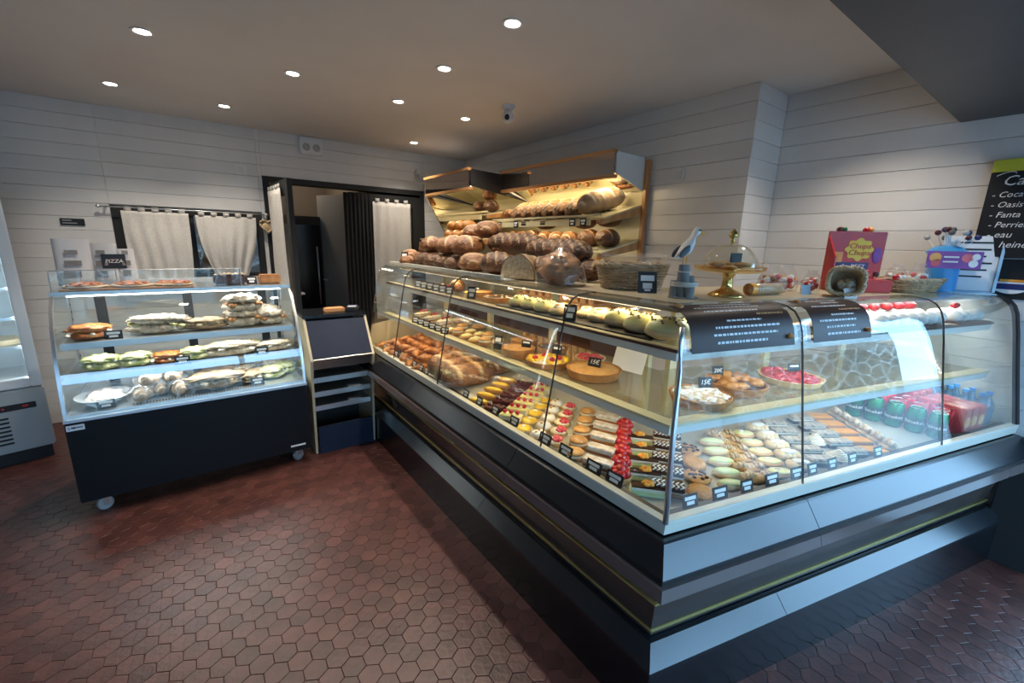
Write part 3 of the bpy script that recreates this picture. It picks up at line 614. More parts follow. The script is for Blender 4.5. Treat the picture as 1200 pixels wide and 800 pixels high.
DL = ['dark loaf at the right end of the lower bread shelf', 'second dark loaf from the right end of the lower bread shelf', 'golden scored loaf beside the dark loaves on the lower bread shelf', 'dark loaf piled on top at the right end of the lower bread shelf', 'dark loaf piled on top above the golden scored loaf, lower shelf', 'golden loaf in the middle of the lower bread shelf', 'golden loaf just left of the middle of the lower shelf', 'dark loaf among golden ones on the lower bread shelf', 'golden loaf second from the left end, lower bread shelf', 'golden loaf at the left end of the lower bread shelf', 'dark loaf piled on the golden ones, lower bread shelf']
for (k, x, y, up), l in zip(dk, DL): bread(k, l, x, y, s2(x)+.004+up*.118, R.uniform(-.5, .5), 1.15, 'loaves on the lower bread shelf')
for i in range(6):
    r, c = divmod(i, 3); bread('bun', f"golden glazed roll, {['lower','upper'][r]} row {['nearest','middle','far'][c]}, on the left bay's shelf", 2.08+.03*r, 3.56+c*.15, s3(2.09)+.006+r*.085, .3*c, 1.05, 'golden rolls on the left bay shelf')
for i, (x, y, k) in enumerate(((2.33, 3.52, 'dark_roll'), (2.34, 3.72, 'dark_roll'), (2.36, 3.60, 'gold_roll'))): bread(k, ['dark loaf on the left bay upper shelf by the divider', 'dark loaf on the left bay upper shelf, further from the divider', 'golden loaf stacked on two dark ones under the left hood'][i], x, y, s4(x)+.006+(.105 if i == 2 else 0), .4, 1)
# price cards on the rails
def cardmesh(w, h, strips, tilt=.0):
    b = B().cbox(-w/2, w/2, -.0015, .0015, 0, h, .0006); return b.mesh('card', 'card')
def price_card(label, loc, rz, w=.06, h=.045, lines=2, txt=None, rx=-.25, group='black price cards', mat='paper'):
    t = thing('price_card', label, 'price card', loc, rz, group, rx); key = ('card', w, h)
    if key not in _txt: _txt[key] = cardmesh(w, h, 0)
    link('card', _txt[key], t)
    if txt: link('lettering', text_mesh(txt, min(h*.7, w/len(txt)*1.35), 'chalk', .0004, .2), t, (0, -.0022, h*.5), (PI/2, 0, 0))
    else:
        for k in range(lines):
            ww = w*(.72 if k == 0 else .5); zz = h*(.70-.36*k); hh = h*.26; key = ('strip', w, h, k)
            if key not in _txt: _txt[key] = B().box(-ww/2, ww/2, -.0024, -.0016, zz-hh/2, zz+hh/2).mesh('label_strip', 'paper')
            link('label_strip', _txt[key], t)
    return t
for i, y in enumerate((2.36, 2.25, 3.05, 3.3)): price_card('black price card on the bread shelf rail '+['under the batons', 'under the large floury loaf', 'below the golden loaves', 'at the left end of the right bay'][i], (2.272, y, 1.63), -PI/2, .06, .055, rx=0)
for i, y in enumerate((2.7, 2.95)): tag(link('rail_label', B().box(-.03, .03, -.001, .001, 0, .012).box(-.03, .03, -.001, .001, .02, .026).mesh('rail_label', 'card'), None, (2.276, y, 1.648), (0, 0, -PI/2)), 'dark striped label on the bread shelf rail '+['right of centre', 'left of centre'][i], 'label')
# ---- breads heaped along the counter top (left leg)
ZT = 1.3195
tr = thing('bread_tray', 'cream plastic tray edge under the heaped breads on the counter', 'tray', (1.22, 2.5, ZT)); 
def trp(name, y0, y1, x0): link(name, B().cbox(x0-1.22, x0+.02-1.22, y0-2.5, y1-2.5, .0, .022, .002).mesh(name, 'cream_rail'), tr)
trp('front_lip', 1.74, 2.36, 1.21); trp('front_lip', 2.37, 3.25, 1.22)
link('tray_base', B().box(.012, .44, -.76, .74, .0, .004).mesh('tray_base', 'cream_rail'), tr)
RIB = B().box(-.014, -.0105, -.004, .004, .003, .02).mesh('rib', 'deck_white')
for k in range(26): link('rib', RIB, tr, (0, -.745+k*.024, 0))
zt = ZT+.006
HEAP = [  # kind, x, y, z above tray, rz, scale, label
 ('boule', 1.40, 3.20, 0, .3, .8, 'pale gold loaf at the far end of the counter heap, behind a price card'),
 ('gold_roll', 1.32, 3.08, 0, .8, 1.1, 'golden oval loaf at the far end of the counter heap'),
 ('boule3', 1.46, 3.04, .07, .2, .85, 'floury boule resting on the far end of the counter heap'),
 ('boule2', 1.36, 2.92, 0, .5, .85, 'dark boule low at the front of the heap, far end'),
 ('boule', 1.50, 2.88, .09, 1.0, .95, 'scored boule on top of the heap, far end'),
 ('boule2', 1.34, 2.74, 0, 1.2, .9, 'second dark boule along the front of the heap'),
 ('boule3', 1.47, 2.68, .10, .1, .95, 'round floury boule in the second layer of the heap'),
 ('boule2', 1.55, 2.78, 0, .3, .9, 'dark boule at the back of the heap'),
 ('boule2', 1.33, 2.56, 0, .9, .85, 'third dark boule along the front of the heap'),
 ('boule', 1.50, 2.50, .10, .7, 1.0, 'large brown boule on top of the heap near its middle'),
 ('boule', 1.53, 2.34, .20, .4, .95, 'topmost scored boule crowning the counter heap'),
 ('boule3', 1.38, 2.36, .085, 1.4, 1.05, 'large red-brown boule in the middle of the heap'),
 ('boule2', 1.56, 2.42, 0, .2, .9, 'dark boule hidden low at the back of the middle heap'),
 ('boule', 1.35, 2.22, 0, .6, 1.0, 'scored brown boule under the large red-brown one'),
 ('boule', 1.56, 2.18, .09, .3, .95, 'brown boule behind the long scored loaves'),
 ('floury', 1.37, 1.99, 0, 1.9, 1.05, 'dark loaf with broad white flour stripes, front of the heap'),
 ('floury', 1.42, 1.62, 0, 1.75, 1.0, 'dark floury loaf behind the cut loaf'),
 ('long', 1.55, 2.08, .115, 1.75, .95, 'long dark scored loaf lying along the heap, far one'),
 ('long', 1.56, 1.72, .085, 1.70, .95, 'long dark scored loaf lying along the heap, near one'),
 ('floury', 1.62, 1.88, 0, 1.6, 1.0, 'floury loaf propping up the long scored loaves'),
 ('dark_roll', 1.60, 1.52, -.002, 1.6, 1.0, 'dark roll under the near end of the long scored loaf'),

 ('boule', 1.27, 3.02, .0, .4, .6, 'small golden loaf at the far front edge of the heap'),
 ('boule2', 1.47, 3.16, .0, .4, .8, 'dark boule behind the pale loaf at the far end'),
 ('boule3', 1.36, 2.80, .095, .8, .9, 'floury boule in the second layer towards the far end'),
 ('boule', 1.60, 2.62, .19, .3, .9, 'brown boule high at the back of the heap'),
 ('boule2', 1.58, 2.98, .0, .9, .85, 'dark boule low at the back far end'),
 ('boule', 1.37, 2.545, .09, 2.0, .95, 'cracked brown boule in the second layer near the middle'),
 ('boule2', 1.33, 2.40, .0, .2, .8, 'fourth dark boule along the front of the heap'),
 ('boule3', 1.60, 2.30, .12, .2, .9, 'floury boule behind the topmost one'),
]
for k, x, y, z, rz, s, l in HEAP: bread(k, l, x, y, zt+z, rz, s, 'breads heaped on the counter top')
place('cut', 'half loaf cut open with its pale crumb facing the room', (1.305, 1.73, zt), -PI/2+.25, None, 1.12)
price_card('black price card at the far end of the heaped breads', (1.24, 3.02, ZT+.03), -PI/2+.5, .06, .07)
# bagged brioche
t = thing('bagged_brioche', 'golden brioche in a clear bag beside the wicker basket', 'bread', (1.36, 1.47, ZT+.002), -PI/2-.2)
link('brioche', B().ell((0, 0, .065), (.112, .08, .074), 34, 22, amp=.42, seed=3, fq=4.5).mesh('brioche', 'pastry_dark', True), t)
def bagmesh(r, h, seed, neck=.012, lean=.02):
    b = B(); vs = []; n, m = 22, 12
    for j in range(m+1):
        q = j/m; rr = (1-q**2.6)*(1+.0)+neck/r*q; rr = max(rr, neck/r)
        if q > .93: rr = neck/r*(1+14*(q-.93))
        for i in range(n):
            a = 2*PI*i/n; k = 1+.10*noise.noise(Vector((math.cos(a)*2, math.sin(a)*2, q*4+seed)))+.05*math.sin(9*a+seed)*q
            vs.append((math.cos(a)*r*rr*k, math.sin(a)*r*rr*k*.8, h*q))
    return b.add(vs, [(j*n+i, j*n+(i+1) % n, (j+1)*n+(i+1) % n, (j+1)*n+i) for j in range(m) for i in range(n)]+[tuple(range(n))[::-1]]).mesh('bag', 'bag_film', True)
link('bag', bagmesh(.135, .165, 4), t)
# baguettes standing in the rack behind the counter
for i in range(11):
    y = 2.30+i*.085+R.uniform(-.012, .012); bread('baguette', f"baguette standing in the rack behind the counter, {ORD[i] if i else 'first'} from the right", 2.50+R.uniform(-.02, .02), y, 1.17, PI/2, .85, 'baguettes standing behind the counter', rx=0, ry=0).rotation_euler = (0, -PI/2+.12, 0)
tag(link('baguette_bin', B().box(2.42, 2.62, 2.22, 3.22, .902, .912).box(2.42, 2.43, 2.22, 3.22, .912, 1.06).box(2.61, 2.62, 2.22, 3.22, .912, 1.06).box(2.43, 2.61, 2.22, 2.23, .912, 1.06).box(2.43, 2.61, 3.21, 3.22, .912, 1.06).mesh('baguette_bin', 'wood')), 'low wooden bin holding the standing baguettes behind the counter', 'bin')
# ================================================================== SANDWICH CART ON CASTERS
CA = math.radians(1.0); CXc, CYc = -.05, 2.97
cart = thing('sandwich_cart', 'black refrigerated sandwich cart on casters with curved glass front', 'display case', (CXc, CYc, 0), CA)
W2 = .572
def kp(name, b, mat, par=None, smooth=False, angle=None): return link(name, b.mesh(name, mat, smooth, angle=angle), par or cart)
kp('front_panel', B().cbox(-W2, W2, .0, .02, .095, .545, .004), 'cart_black')
kp('body', B().box(-W2+.004, W2-.004, .022, .72, .11, .548), 'cart_black')
kp('bottom_rail', B().box(-W2, W2, -.004, .03, .548, .562), 'alu')
t = kp('name_plate', B().cbox(-W2+.006, -W2+.075, -.004, 0, .505, .535, .001), 'paper'); link('logo_mark', B().box(-W2+.013, -W2+.021, -.0046, -.004, .514, .526).mesh('logo_mark', 'grey_metal'), t); link('lettering', B().box(-W2+.025, -W2+.043, -.0046, -.004, .517, .525).box(-W2+.045, -W2+.068, -.0046, -.004, .519, .524).mesh('lettering', 'card'), t)
kp('deck', B().box(-W2+.01, W2-.01, .035, .66, .549, .575), 'alu')
VS = B().box(-.0035, .0035, -.012, .012, 0, .0015).mesh('vent_slot', 'dark')
for k in range(46): link('vent_slot', VS, cart, (-.30+k*.014, .07, .5752))
GC = [(.012, .562), (.03, .70), (.062, .85), (.115, 1.0), (.19, 1.11), (.27, 1.165)]
def cs(poly, x0, x1): return B().prism(poly, lambda q: (x0, q[0], q[1]), lambda q: (x1, q[0], q[1]))
kp('front_glass', cs(strip(GC, .005), -W2+.012, W2-.012), 'glass', None, True, 35)
for sx in (-1, 1):
    x0, x1 = sorted((sx*(W2-.002), sx*(W2-.012)))
    o = kp('side_frame', cs(strip([(a-.003, b_) for a, b_ in GC], .022), x0-.004 if sx > 0 else x0, x1 if sx > 0 else x1+.004), 'alu', None, True, 35)
    kp('side_glass', cs([(a+.02, b_) for a, b_ in GC]+[(.66, 1.165), (.66, .562)], x0+.003, x1-.003), 'glass', o)
    kp('rear_upright', B().box(x0, x1, .63, .67, .562, 1.16), 'steel', o)
    b = B()
    for k in range(12): b.box(x0-.002, x1+.002, .645, .655, .62+k*.045, .632+k*.045)
    kp('shelf_slots', b, 'dark', o)
tp = kp('top_board', B().cbox(-W2, W2, .262, .68, 1.168, 1.188, .004), 'steel'); kp('light_tube', B().box(-W2+.06, W2-.06, .29, .312, 1.158, 1.166), 'led_white', tp)
kp('rear_door', B().box(-W2+.02, -.01, .655, .66, .575, 1.165), 'glass'); kp('rear_door', B().box(.01, W2-.02, .662, .667, .575, 1.165), 'glass')
for x in (-W2+.12, -.02, W2-.15): kp('door_frame', B().box(x, x+.05, .65, .668, .575, 1.165), 'dark')
for z, y0 in ((.925, .16), (.755, .10)):
    o = kp('shelf', B().box(-W2+.02, W2-.02, y0, .62, z-.006, z), 'steel'); kp('shelf_lip', B().cbox(-W2+.02, W2-.02, y0-.006, y0, z-.03, z+.004, .002), 'alu', o)
    for sx in (-.54, .54): kp('arm', B().box(sx-.004, sx+.004, y0+.02, .64, z-.04, z-.007), 'alu', o)
# sneeze guard on the top
kp('guard_glass', B().box(-W2+.01, .30, .272, .278, 1.19, 1.30), 'glass')
for x in (-W2+.014, .29): kp('guard_post', B().tube([(x, .275, 1.188), (x, .275, 1.30)], .004, 6), 'alu')
kp('guard_wire', B().tube([(-W2+.01, .275, 1.30), (.30, .275, 1.30)], .003, 6), 'alu')
# casters
for i, (x, y) in enumerate(((-W2+.08, .07), (W2-.08, .07), (-W2+.08, .63), (W2-.08, .63))):
    o = link('caster', B().lathe([(.034, -.013), (.037, -.009), (.037, .009), (.034, .013)], 20, mat=Matrix.Translation((0, 0, .037)) @ Matrix.Rotation(PI/2, 4, 'X')).mesh('caster', 'rubber', True, angle=40), cart, (x, y, 0), (0, 0, .5)); link('fork', B().box(-.012, .022, -.02, -.015, .03, .085).box(-.012, .022, .015, .02, .03, .085).box(-.03, .03, -.03, .03, .085, .096).mesh('fork', 'alu'), o)
kp('white_sticker', B().box(W2-.13, W2-.04, -.0015, -.0005, .13, .142), 'paper')
ld = bpy.data.lights.new('cart_light', 'AREA'); ld.shape = 'RECTANGLE'; ld.size = 1.0; ld.size_y = .02; ld.energy = 18*LED_W; ld.color = (.9, .96, 1); link('cart_light', ld, cart, (0, .30, 1.155), (math.radians(12), 0, 0))
ld = bpy.data.lights.new('cart_light', 'AREA'); ld.shape = 'RECTANGLE'; ld.size = 1.0; ld.size_y = .02; ld.energy = 10*LED_W; ld.color = (.9, .96, 1); link('cart_light', ld, cart, (0, .12, .722), (math.radians(10), 0, 0))
ld = bpy.data.lights.new('cart_light', 'AREA'); ld.shape = 'RECTANGLE'; ld.size = 1.0; ld.size_y = .02; ld.energy = 8*LED_W; ld.color = (.9, .96, 1); link('cart_light', ld, cart, (0, .18, .892), (math.radians(10), 0, 0))
def onc(x, y, z): return Vector((CXc+x*math.cos(CA)-y*math.sin(CA), CYc+x*math.sin(CA)+y*math.cos(CA), z))
# ---- savoury things in the cart
def lump(L, W, H, seed, mat, amp=.2, nm='body', zs=None, nu=18, nv=10):
    return B().ell((0, 0, H*.45), (L/2, W/2, H*.6), nu, nv, amp=amp, seed=seed, zmin=-H*.45).mesh(nm, mat, True)
def sand(seed, L, W, H, bread_, fill, nm, cat):
    low = B().ell((0, 0, H*.3), (L/2, W/2, H*.34), 30, 10, amp=.3, seed=seed, zmin=-H*.3, fq=3.5); mid = B()
    rr = random.Random(seed)
    for k in range(26): mid.ell((rr.uniform(-.45, .45)*L, rr.uniform(-.46, .46)*W*.9, H*(.45+rr.uniform(-.08, .16))), (L*.07, W*.14, H*.12), 7, 5, amp=.5, seed=k)
    top = B().ell((0, 0, H*.72), (L*.49, W*.47, H*.33), 32, 14, amp=.38, seed=seed+3, zmin=-H*.12, fq=3.5)
    KINDS[nm] = ('filled_roll', cat, [('base_bread', low.mesh('base_bread', bread_, True)), ('filling', mid.mesh('filling', fill, True)), ('top_bread', top.mesh('top_bread', bread_, True))])
sand(1, .26, .10, .075, 'grain_bun', 'salad_mix', 'grain_sandwich', 'sandwich')
sand(2, .15, .12, .06, 'salad_mix', 'cream', 'green_roll', 'savoury tart'); sand(3, .34, .12, .075, 'almond', 'cream', 'almond_long', 'sandwich'); sand(4, .20, .12, .085, 'grain_bun', 'pastry_dark', 'grain_bun', 'sandwich')
sand(5, .16, .12, .05, 'pizza_top', 'cream', 'toast', 'savoury tart'); sand(6, .30, .15, .07, 'crust_white', 'pastry_pale', 'flat_sandwich', 'sandwich')
def cput(kind, x, y, z, label, rz=0, s=1, g=None): p = onc(x, y, z); return place(kind, label, p, CA+rz, g, (s*1.08, s*1.25, s*1.3))
Z1, Z2, Z3 = .929, .759, .578
for i, (k, x, rz, s) in enumerate((('toast', -.45, .1, 1.1), ('grain_sandwich', -.15, 0, 1.05), ('flat_sandwich', .09, .1, .72), ('grain_bun', .28, 0, 1.0), ('grain_bun', .44, .2, .82), ('grain_bun', .53-.02, 1.2, .6))):
    if i == 5: continue
    cput(k, x, .30, Z1, ['flat browned toast left of the price card on the cart top shelf', 'long seeded sandwich in the middle of the cart top shelf', 'flat pale sandwich right of the long seeded one, cart top shelf', 'seeded bun sandwich under a stacked one on the cart top shelf', 'small seeded bun at the right end of the cart top shelf'][i], rz, s, 'sandwiches on the cart top shelf')
cput('grain_bun', .285, .31, Z1+.088, 'seeded bun sandwich stacked on top of another in the cart', .1, 1.02); cput('grain_bun', .42, .44, Z1, 'seeded bun sandwich at the back of the cart top shelf', .1, .95)
for i, (k, x, rz, s) in enumerate((('green_roll', -.42, .1, 1.0), ('green_roll', -.27, .4, .95), ('toast', -.13, 0, .9), ('green_roll', .0, .2, .9), ('almond_long', .19, 0, .85), ('green_roll', .32, .3, .7), ('almond_long', .46-.02, .1, .62))):
    cput(k, x, .235 if i != 5 else .36, Z2, ['green topped savoury round at the left end of the cart middle shelf', 'second green topped savoury round from the left, cart middle shelf', 'brown topped savoury round on the cart middle shelf', 'green topped round behind the price card, cart middle shelf', 'long pale nut-crusted sandwich in the cart middle shelf', 'small yellow round at the back of the cart middle shelf', 'long pale sandwich at the right end of the cart middle shelf'][i], rz, s, 'savouries on the cart middle shelf')
# bottom deck: plate, wrapped sandwiches
K['salad_plate'] = ('salad_plate', 'plate', [('dish', B().lathe([(.05, 0), (.07, .004), (.108, .03), (.115, .034), (.110, .035), (.07, .012), (.0001, .010)], 30).mesh('dish', 'white_metal', True)), ('salad', B().ell((0, 0, .02), (.085, .085, .03), 18, 8, amp=.5, seed=2).mesh('salad', 'sugar', True))])
cput('salad_plate', -.43, .20, Z3, 'white round plate of salad at the left of the cart deck', 0, 1.0)
K['wrapped'] = ('wrapped_baguette', 'sandwich', [('baguette', loaf(.24, .065, .06, 21, .06, (5, .4, 'slash'), mat='crust_white', ends=4)), ('wrapper', B().lathe([(.036, -.125), (.044, -.1), (.042, 0), (.043, .09), (.03, .125), (.05, .15)], 18, mat=Matrix.Translation((0, 0, .038)) @ Matrix.Rotation(PI/2, 4, 'Y'), caps=False).mesh('wrapper', 'bag_film', True))])
for i, (x, y, rz, z) in enumerate(((-.24, .16, 1.2, 0), (-.17, .24, 1.35, 0), (-.09, .18, 1.5, 0), (-.2, .2, 1.1, .075), (-.11, .22, 1.45, .075))): cput('wrapped', x, y, Z3+z, f"filled baguette in a clear wrapper, {['leftmost','middle','rightmost','upper left','upper right'][i]} of the pile beside the salad plate", rz, .95, 'wrapped baguettes on the cart deck')
for i, (k, x, y, rz, s) in enumerate((('flat_sandwich', .09, .17, .1, 1.0), ('flat_sandwich', .12, .31, .15, .9), ('flat_sandwich', .30, .2, .9, .72), ('grain_sandwich', .24, .30, .8, .8), ('green_roll', .40, .2, .3, .95), ('green_roll', .49, .28, .6, .9), ('grain_bun', .44, .38, .2, .8))):
    cput(k, x, y, Z3+.002, ['large flat pale sandwich at the front of the cart deck', 'flat pale sandwich behind the large one on the cart deck', 'flat pale sandwich turned sideways on the cart deck', 'seeded sandwich behind the sideways one on the cart deck', 'green salad round at the right of the cart deck', 'leafy round at the far right end of the cart deck', 'seeded bun at the back right of the cart deck'][i], rz, s, 'sandwiches on the cart deck')
for i, (x, y, z) in enumerate(((-.34, .15, Z1+.006), (-.06, .09, Z2+.006), (.345, .10, Z2+.006), (-.41, .055, Z3+.002), (.30, .06, Z3+.002))): 
    p = onc(x, y, z); price_card('black price card '+['on the cart top shelf by the toast', 'on the cart middle shelf before the green round', 'on the cart middle shelf by the nut-crusted sandwich', 'in front of the salad plate', 'at the right of the cart deck'][i], p, CA, .075, .048, 2)
# pizza tray, cake and box on the cart top
zc = 1.1895
t = thing('pizza_board', 'long thin board under the row of pizzas on the cart', 'tray', onc(-.245, .40, zc), CA); link('board', B().cbox(-.29, .29, -.13, .13, 0, .008, .003).mesh('board', 'wood'), t)
b = B().ell((0, 0, .008), (.098, .10, .012), 22, 8, amp=.08, seed=1); tp_ = B().ell((0, 0, .017), (.086, .088, .008), 22, 8, amp=.2, seed=2); rr = random.Random(4)
for k in range(16): q = rr.uniform(0, 6.3); r_ = .075*rr.random()**.5; tp_.ell((r_*math.cos(q), r_*math.sin(q), .024), (.012, .012, .005), 7, 5, amp=.4, seed=k)
K['pizza'] = ('pizza', 'pizza', [('crust', b.mesh('crust', 'pastry_pale', True)), ('topping', tp_.mesh('topping', 'pizza_top', True))])
for i in range(3): place('pizza', f"{['leftmost','middle','rightmost'][i]} red topped pizza on the cart", onc(-.44+.195*i, .39, zc+.0085), .5*i, 'pizzas on the cart', (1, 1, 1))
t = thing('nut_cake', 'chocolate loaf cake with chopped nuts in a clear wrap on the cart', 'cake', onc(.24, .40, zc), CA); link('cake', B().cbox(-.09, .09, -.05, .05, 0, .065, .012).mesh('cake', 'choc', True, angle=50), t)
b = B(); rr = random.Random(2)
for k in range(40): b.ell((rr.uniform(-.085, .085), rr.uniform(-.045, .045), .067), (.009, .007, .006), 6, 4)
link('chopped_nuts', b.mesh('chopped_nuts', 'almond', True), t)
t = thing('cake_loaf', 'orange sponge loaf at the right end of the cart top', 'cake', onc(.47, .41, zc), CA); link('cake', B().cbox(-.065, .065, -.05, .05, 0, .06, .01).mesh('cake', 'pastry_dark', True, angle=50), t)
price_card('black price card between the two cakes on the cart', onc(.36, .36, zc+.001), CA, .06, .05)
t = price_card('black chalk card lettered PIZZA behind the pizzas', onc(-.325, .60, zc+.10), CA, .11, .085, txt='PIZZA', rx=0)
link('stem', B().tube([(0, 0, -.10), (0, 0, 0)], .004, 6).mesh('stem', 'alu'), t)
# printed carrier bags leaning behind the pizzas
for i, (x, wd) in enumerate(((-.50, .17), (-.37, .13), (-.27, .09))):
    t = thing('paper_bag', ['large white printed carrier bag behind the pizzas, leftmost', 'white printed carrier bag in the middle behind the pizzas', 'narrow white carrier bag nearest the pizza card'][i], 'bag', onc(x, .63, zc), CA+(.1, -.2, .15)[i], 'carrier bags behind the pizzas', rx=-.06)
    b = B(); n = 10; vs = []
    for j in range(7):
        for k in range(2*n):
            a = 2*PI*k/(2*n); r = .5*(abs(math.cos(a))**.5*(1 if math.cos(a) > 0 else -1)); vs.append((r*wd*(1-.04*j/6), .035*math.sin(a)*(1-.5*j/6)+.008*noise.noise(Vector((k, j, i*9))), .27*j/6*(1, .92, .8)[i]))
    b.add(vs, [(j*2*n+k, j*2*n+(k+1) % (2*n), (j+1)*2*n+(k+1) % (2*n), (j+1)*2*n+k) for j in range(6) for k in range(2*n)]+[tuple(range(2*n))[::-1]])
    link('bag', b.mesh('bag', 'hood_white', True), t)
    for k in range(3): link('print_mark', B().box(-wd*(.3-.05*k), wd*(.12+.06*(k % 2)), -.038, -.036, .05+.065*k, .085+.06*k).mesh('print_mark', 'grey_wood'), t)
# ================================================================== TIERED STAND between cart and counter
st = thing('tiered_stand', 'dark blue serving stand with steel tiers between cart and counter', 'stand', (.77, 3.0, 0))
def sp(name, b, mat, par=None): return link(name, b.mesh(name, mat), par or st)
H2 = .205
sp('kick_panel', B().box(-H2+.02, H2-.01, .04, .06, .0, .20), 'dark_blue'); sp('back_panel', B().box(-H2, H2, .40, .42, 0, .93), 'dark')
for sx in (-1, 1): sp('side_panel', B().prism([(.06, 0), (.42, 0), (.42, .96), (.14, .96), (-.02, .70), (.02, .55)], lambda q: (sx*H2-.008, q[0], q[1]), lambda q: (sx*H2+.008, q[0], q[1])), 'board_beige')
sp('front_panel', B().prism([(.13, .945), (.155, .945), (.005, .715), (-.02, .715)], lambda q: (-H2+.01, q[0], q[1]), lambda q: (H2-.01, q[0], q[1])), 'dark_blue')
sp('top', B().cbox(-H2-.01, H2+.01, .13, .45, .962, .985, .004), 'black_panel')
sp('steel_tray', B().prism([(-.02, .705), (-.015, .712), (.05, .63), (.045, .622)], lambda q: (-H2+.01, q[0], q[1]), lambda q: (H2-.01, q[0], q[1])), 'steel')
for k in range(3):
    z = .555-.105*k; o = sp('tier', B().cbox(-H2+.012, H2-.012, .05+.01*k, .39, z-.008, z, .002), 'steel'); sp('tier_lip', B().box(-H2+.012, H2-.012, .042+.01*k, .05+.01*k, z-.028, z+.008), 'steel', o)
    if k: tag(link('white_slip', B().box(-.045, .045, -.03, .03, 0, .002).mesh('white_slip', 'paper'), None, (.86, 3.10+.01*k, z+.001)), ['', 'white paper slip on the upper steel tier', 'white paper slip on the lower steel tier'][k], 'paper')
tag(link('tray_box', B().cbox(-.065, .065, -.04, .04, 0, .028, .004).mesh('tray_box', 'orange_slip'), None, (.79, 3.24, .9855), (0, 0, .05)), 'small tan change tray on the blue stand', 'tray')
t = thing('card_terminal', 'black card terminal on the blue stand beside the change tray', 'card terminal', (.92, 3.24, .9855), -.4); link('body', B().cbox(-.04, .04, -.075, .075, 0, .03, .008).mesh('body', 'dark'), t); link('screen', B().box(-.03, .03, .02, .06, .0302, .0312).mesh('screen', 'navy'), t); link('keypad', B().box(-.03, .03, -.06, .005, .0302, .033).mesh('keypad', 'grey_metal'), t)
# ================================================================== UPRIGHT FRIDGE at far left
fr = thing('display_fridge', 'tall grey display fridge with glass door at the left edge', 'fridge', (-1.181, 3.929, 0), .24)
def fp(name, b, mat, par=None): return link(name, b.mesh(name, mat), par or fr)
fp('base', B().cbox(-.32, .30, .0, .62, .09, .50, .008), 'grey_metal'); fp('foot_plinth', B().box(-.30, .28, .03, .60, .0, .089), 'dark')
b = B()
for k in range(7): b.box(.02, .12, -.004, .001, .15+k*.028, .162+k*.028, mat=None)
fp('vent_grille', b, 'dark'); o = fp('control_panel', B().cbox(.06, .25, -.006, 0, .37, .41, .002), 'dark')
fp('indicator', B().box(.1, .112, -.008, -.006, .385, .395), 'red', o); fp('indicator', B().box(.19, .215, -.008, -.006, .385, .398), 'red', o)
fp('cabinet_shell', B().box(-.32, -.295, .06, .62, .505, 1.74).box(.275, .30, .06, .62, .505, 1.74).box(-.295, .275, .6, .62, .505, 1.74).box(-.295, .275, .06, .6, 1.70, 1.74).box(-.295, .275, .06, .6, .505, .53), 'white_metal')
d = fp('door', B().cbox(-.32, -.265, .0, .05, .51, 1.745, .005).cbox(.245, .30, .0, .05, .51, 1.745, .005).cbox(-.266, .246, .0, .05, .51, .57, .005).cbox(-.266, .246, .0, .05, 1.68, 1.745, .005), 'white_metal'); fp('door_glass', B().box(-.266, .246, .02, .03, .57, 1.68), 'glass', d)
fp('light_tube', B().box(.252, .264, .08, .095, .56, 1.66), 'led_white'); fp('light_tube', B().box(-.284, -.272, .08, .095, .56, 1.66), 'led_white')
for z in (.76, .95, 1.14, 1.33, 1.52): o = fp('shelf', B().box(-.292, .272, .1, .59, z-.006, z), 'glass'); fp('shelf_front', B().box(-.292, .272, .09, .1, z-.012, z+.006), 'alu', o)
ld = bpy.data.lights.new('fridge_light', 'AREA'); ld.shape = 'RECTANGLE'; ld.size = .02; ld.size_y = 1.1; ld.energy = 5*LED_W; ld.color = (.75, .92, 1); link('fridge_light', ld, fr, (.24, .1, 1.12), (PI/2, 0, math.radians(150)))
tag(link('iced_tart', B().lathe([(.09, 0), (.11, .03), (.112, .036), (.1, .034), (.0001, .04)], 26, flute=.015, fn=22).mesh('iced_tart', 'pastry_pale', True, angle=50), None, (-1.083, 4.241, .762)), 'pale round tart on a glass shelf of the fridge', 'tart')
# kitchen things seen through the doorway and the window
t = thing('kitchen_fridge', 'dark glazed steel cabinet inside the kitchen doorway', 'cabinet', (1.08, 5.7, 0)); link('body', B().cbox(-.22, .22, 0, .5, 0, 1.75, .005).mesh('body', 'kitchen_dark'), t); link('glass_door', B().cbox(-.2, .2, -.03, -.002, .1, 1.65, .004).mesh('glass_door', 'black_panel'), t); link('handle', B().tube([(.15, -.05, .7), (.15, -.05, 1.4)], .009).mesh('handle', 'alu', True), t)
t = thing('kitchen_door', 'pale grey panel door standing ajar inside the kitchen', 'door', (1.54, 5.30, 0), 2.0); link('panel', B().cbox(0, .55, -.02, .02, .01, 2.0, .004).mesh('panel', 'grey_metal'), t); link('handle', B().tube([(.48, .02, 1.0), (.48, .06, 1.0), (.40, .06, 1.0)], .008).mesh('handle', 'alu', True), t)
t = thing('spray_bottle', 'blue topped bottle seen through the window between the curtains', 'bottle', (.04, YB+.28, WZ0+.0)); link('bottle', B().lathe([(.03, 0), (.034, .01), (.034, .13), (.014, .17), (.013, .2)], 16).mesh('bottle', 'navy', True, angle=40), t); link('cap', B().lathe([(.016, .2), (.016, .225), (.01, .23)], 12).mesh('cap', 'red'), t)
tag(link('kitchen_shelf', B().cbox(-.6, .7, YB+.15, YB+.45, WZ0-.03, WZ0-.002, .004).mesh('kitchen_shelf', 'steel')), 'steel shelf just inside the kitchen window', 'shelf')
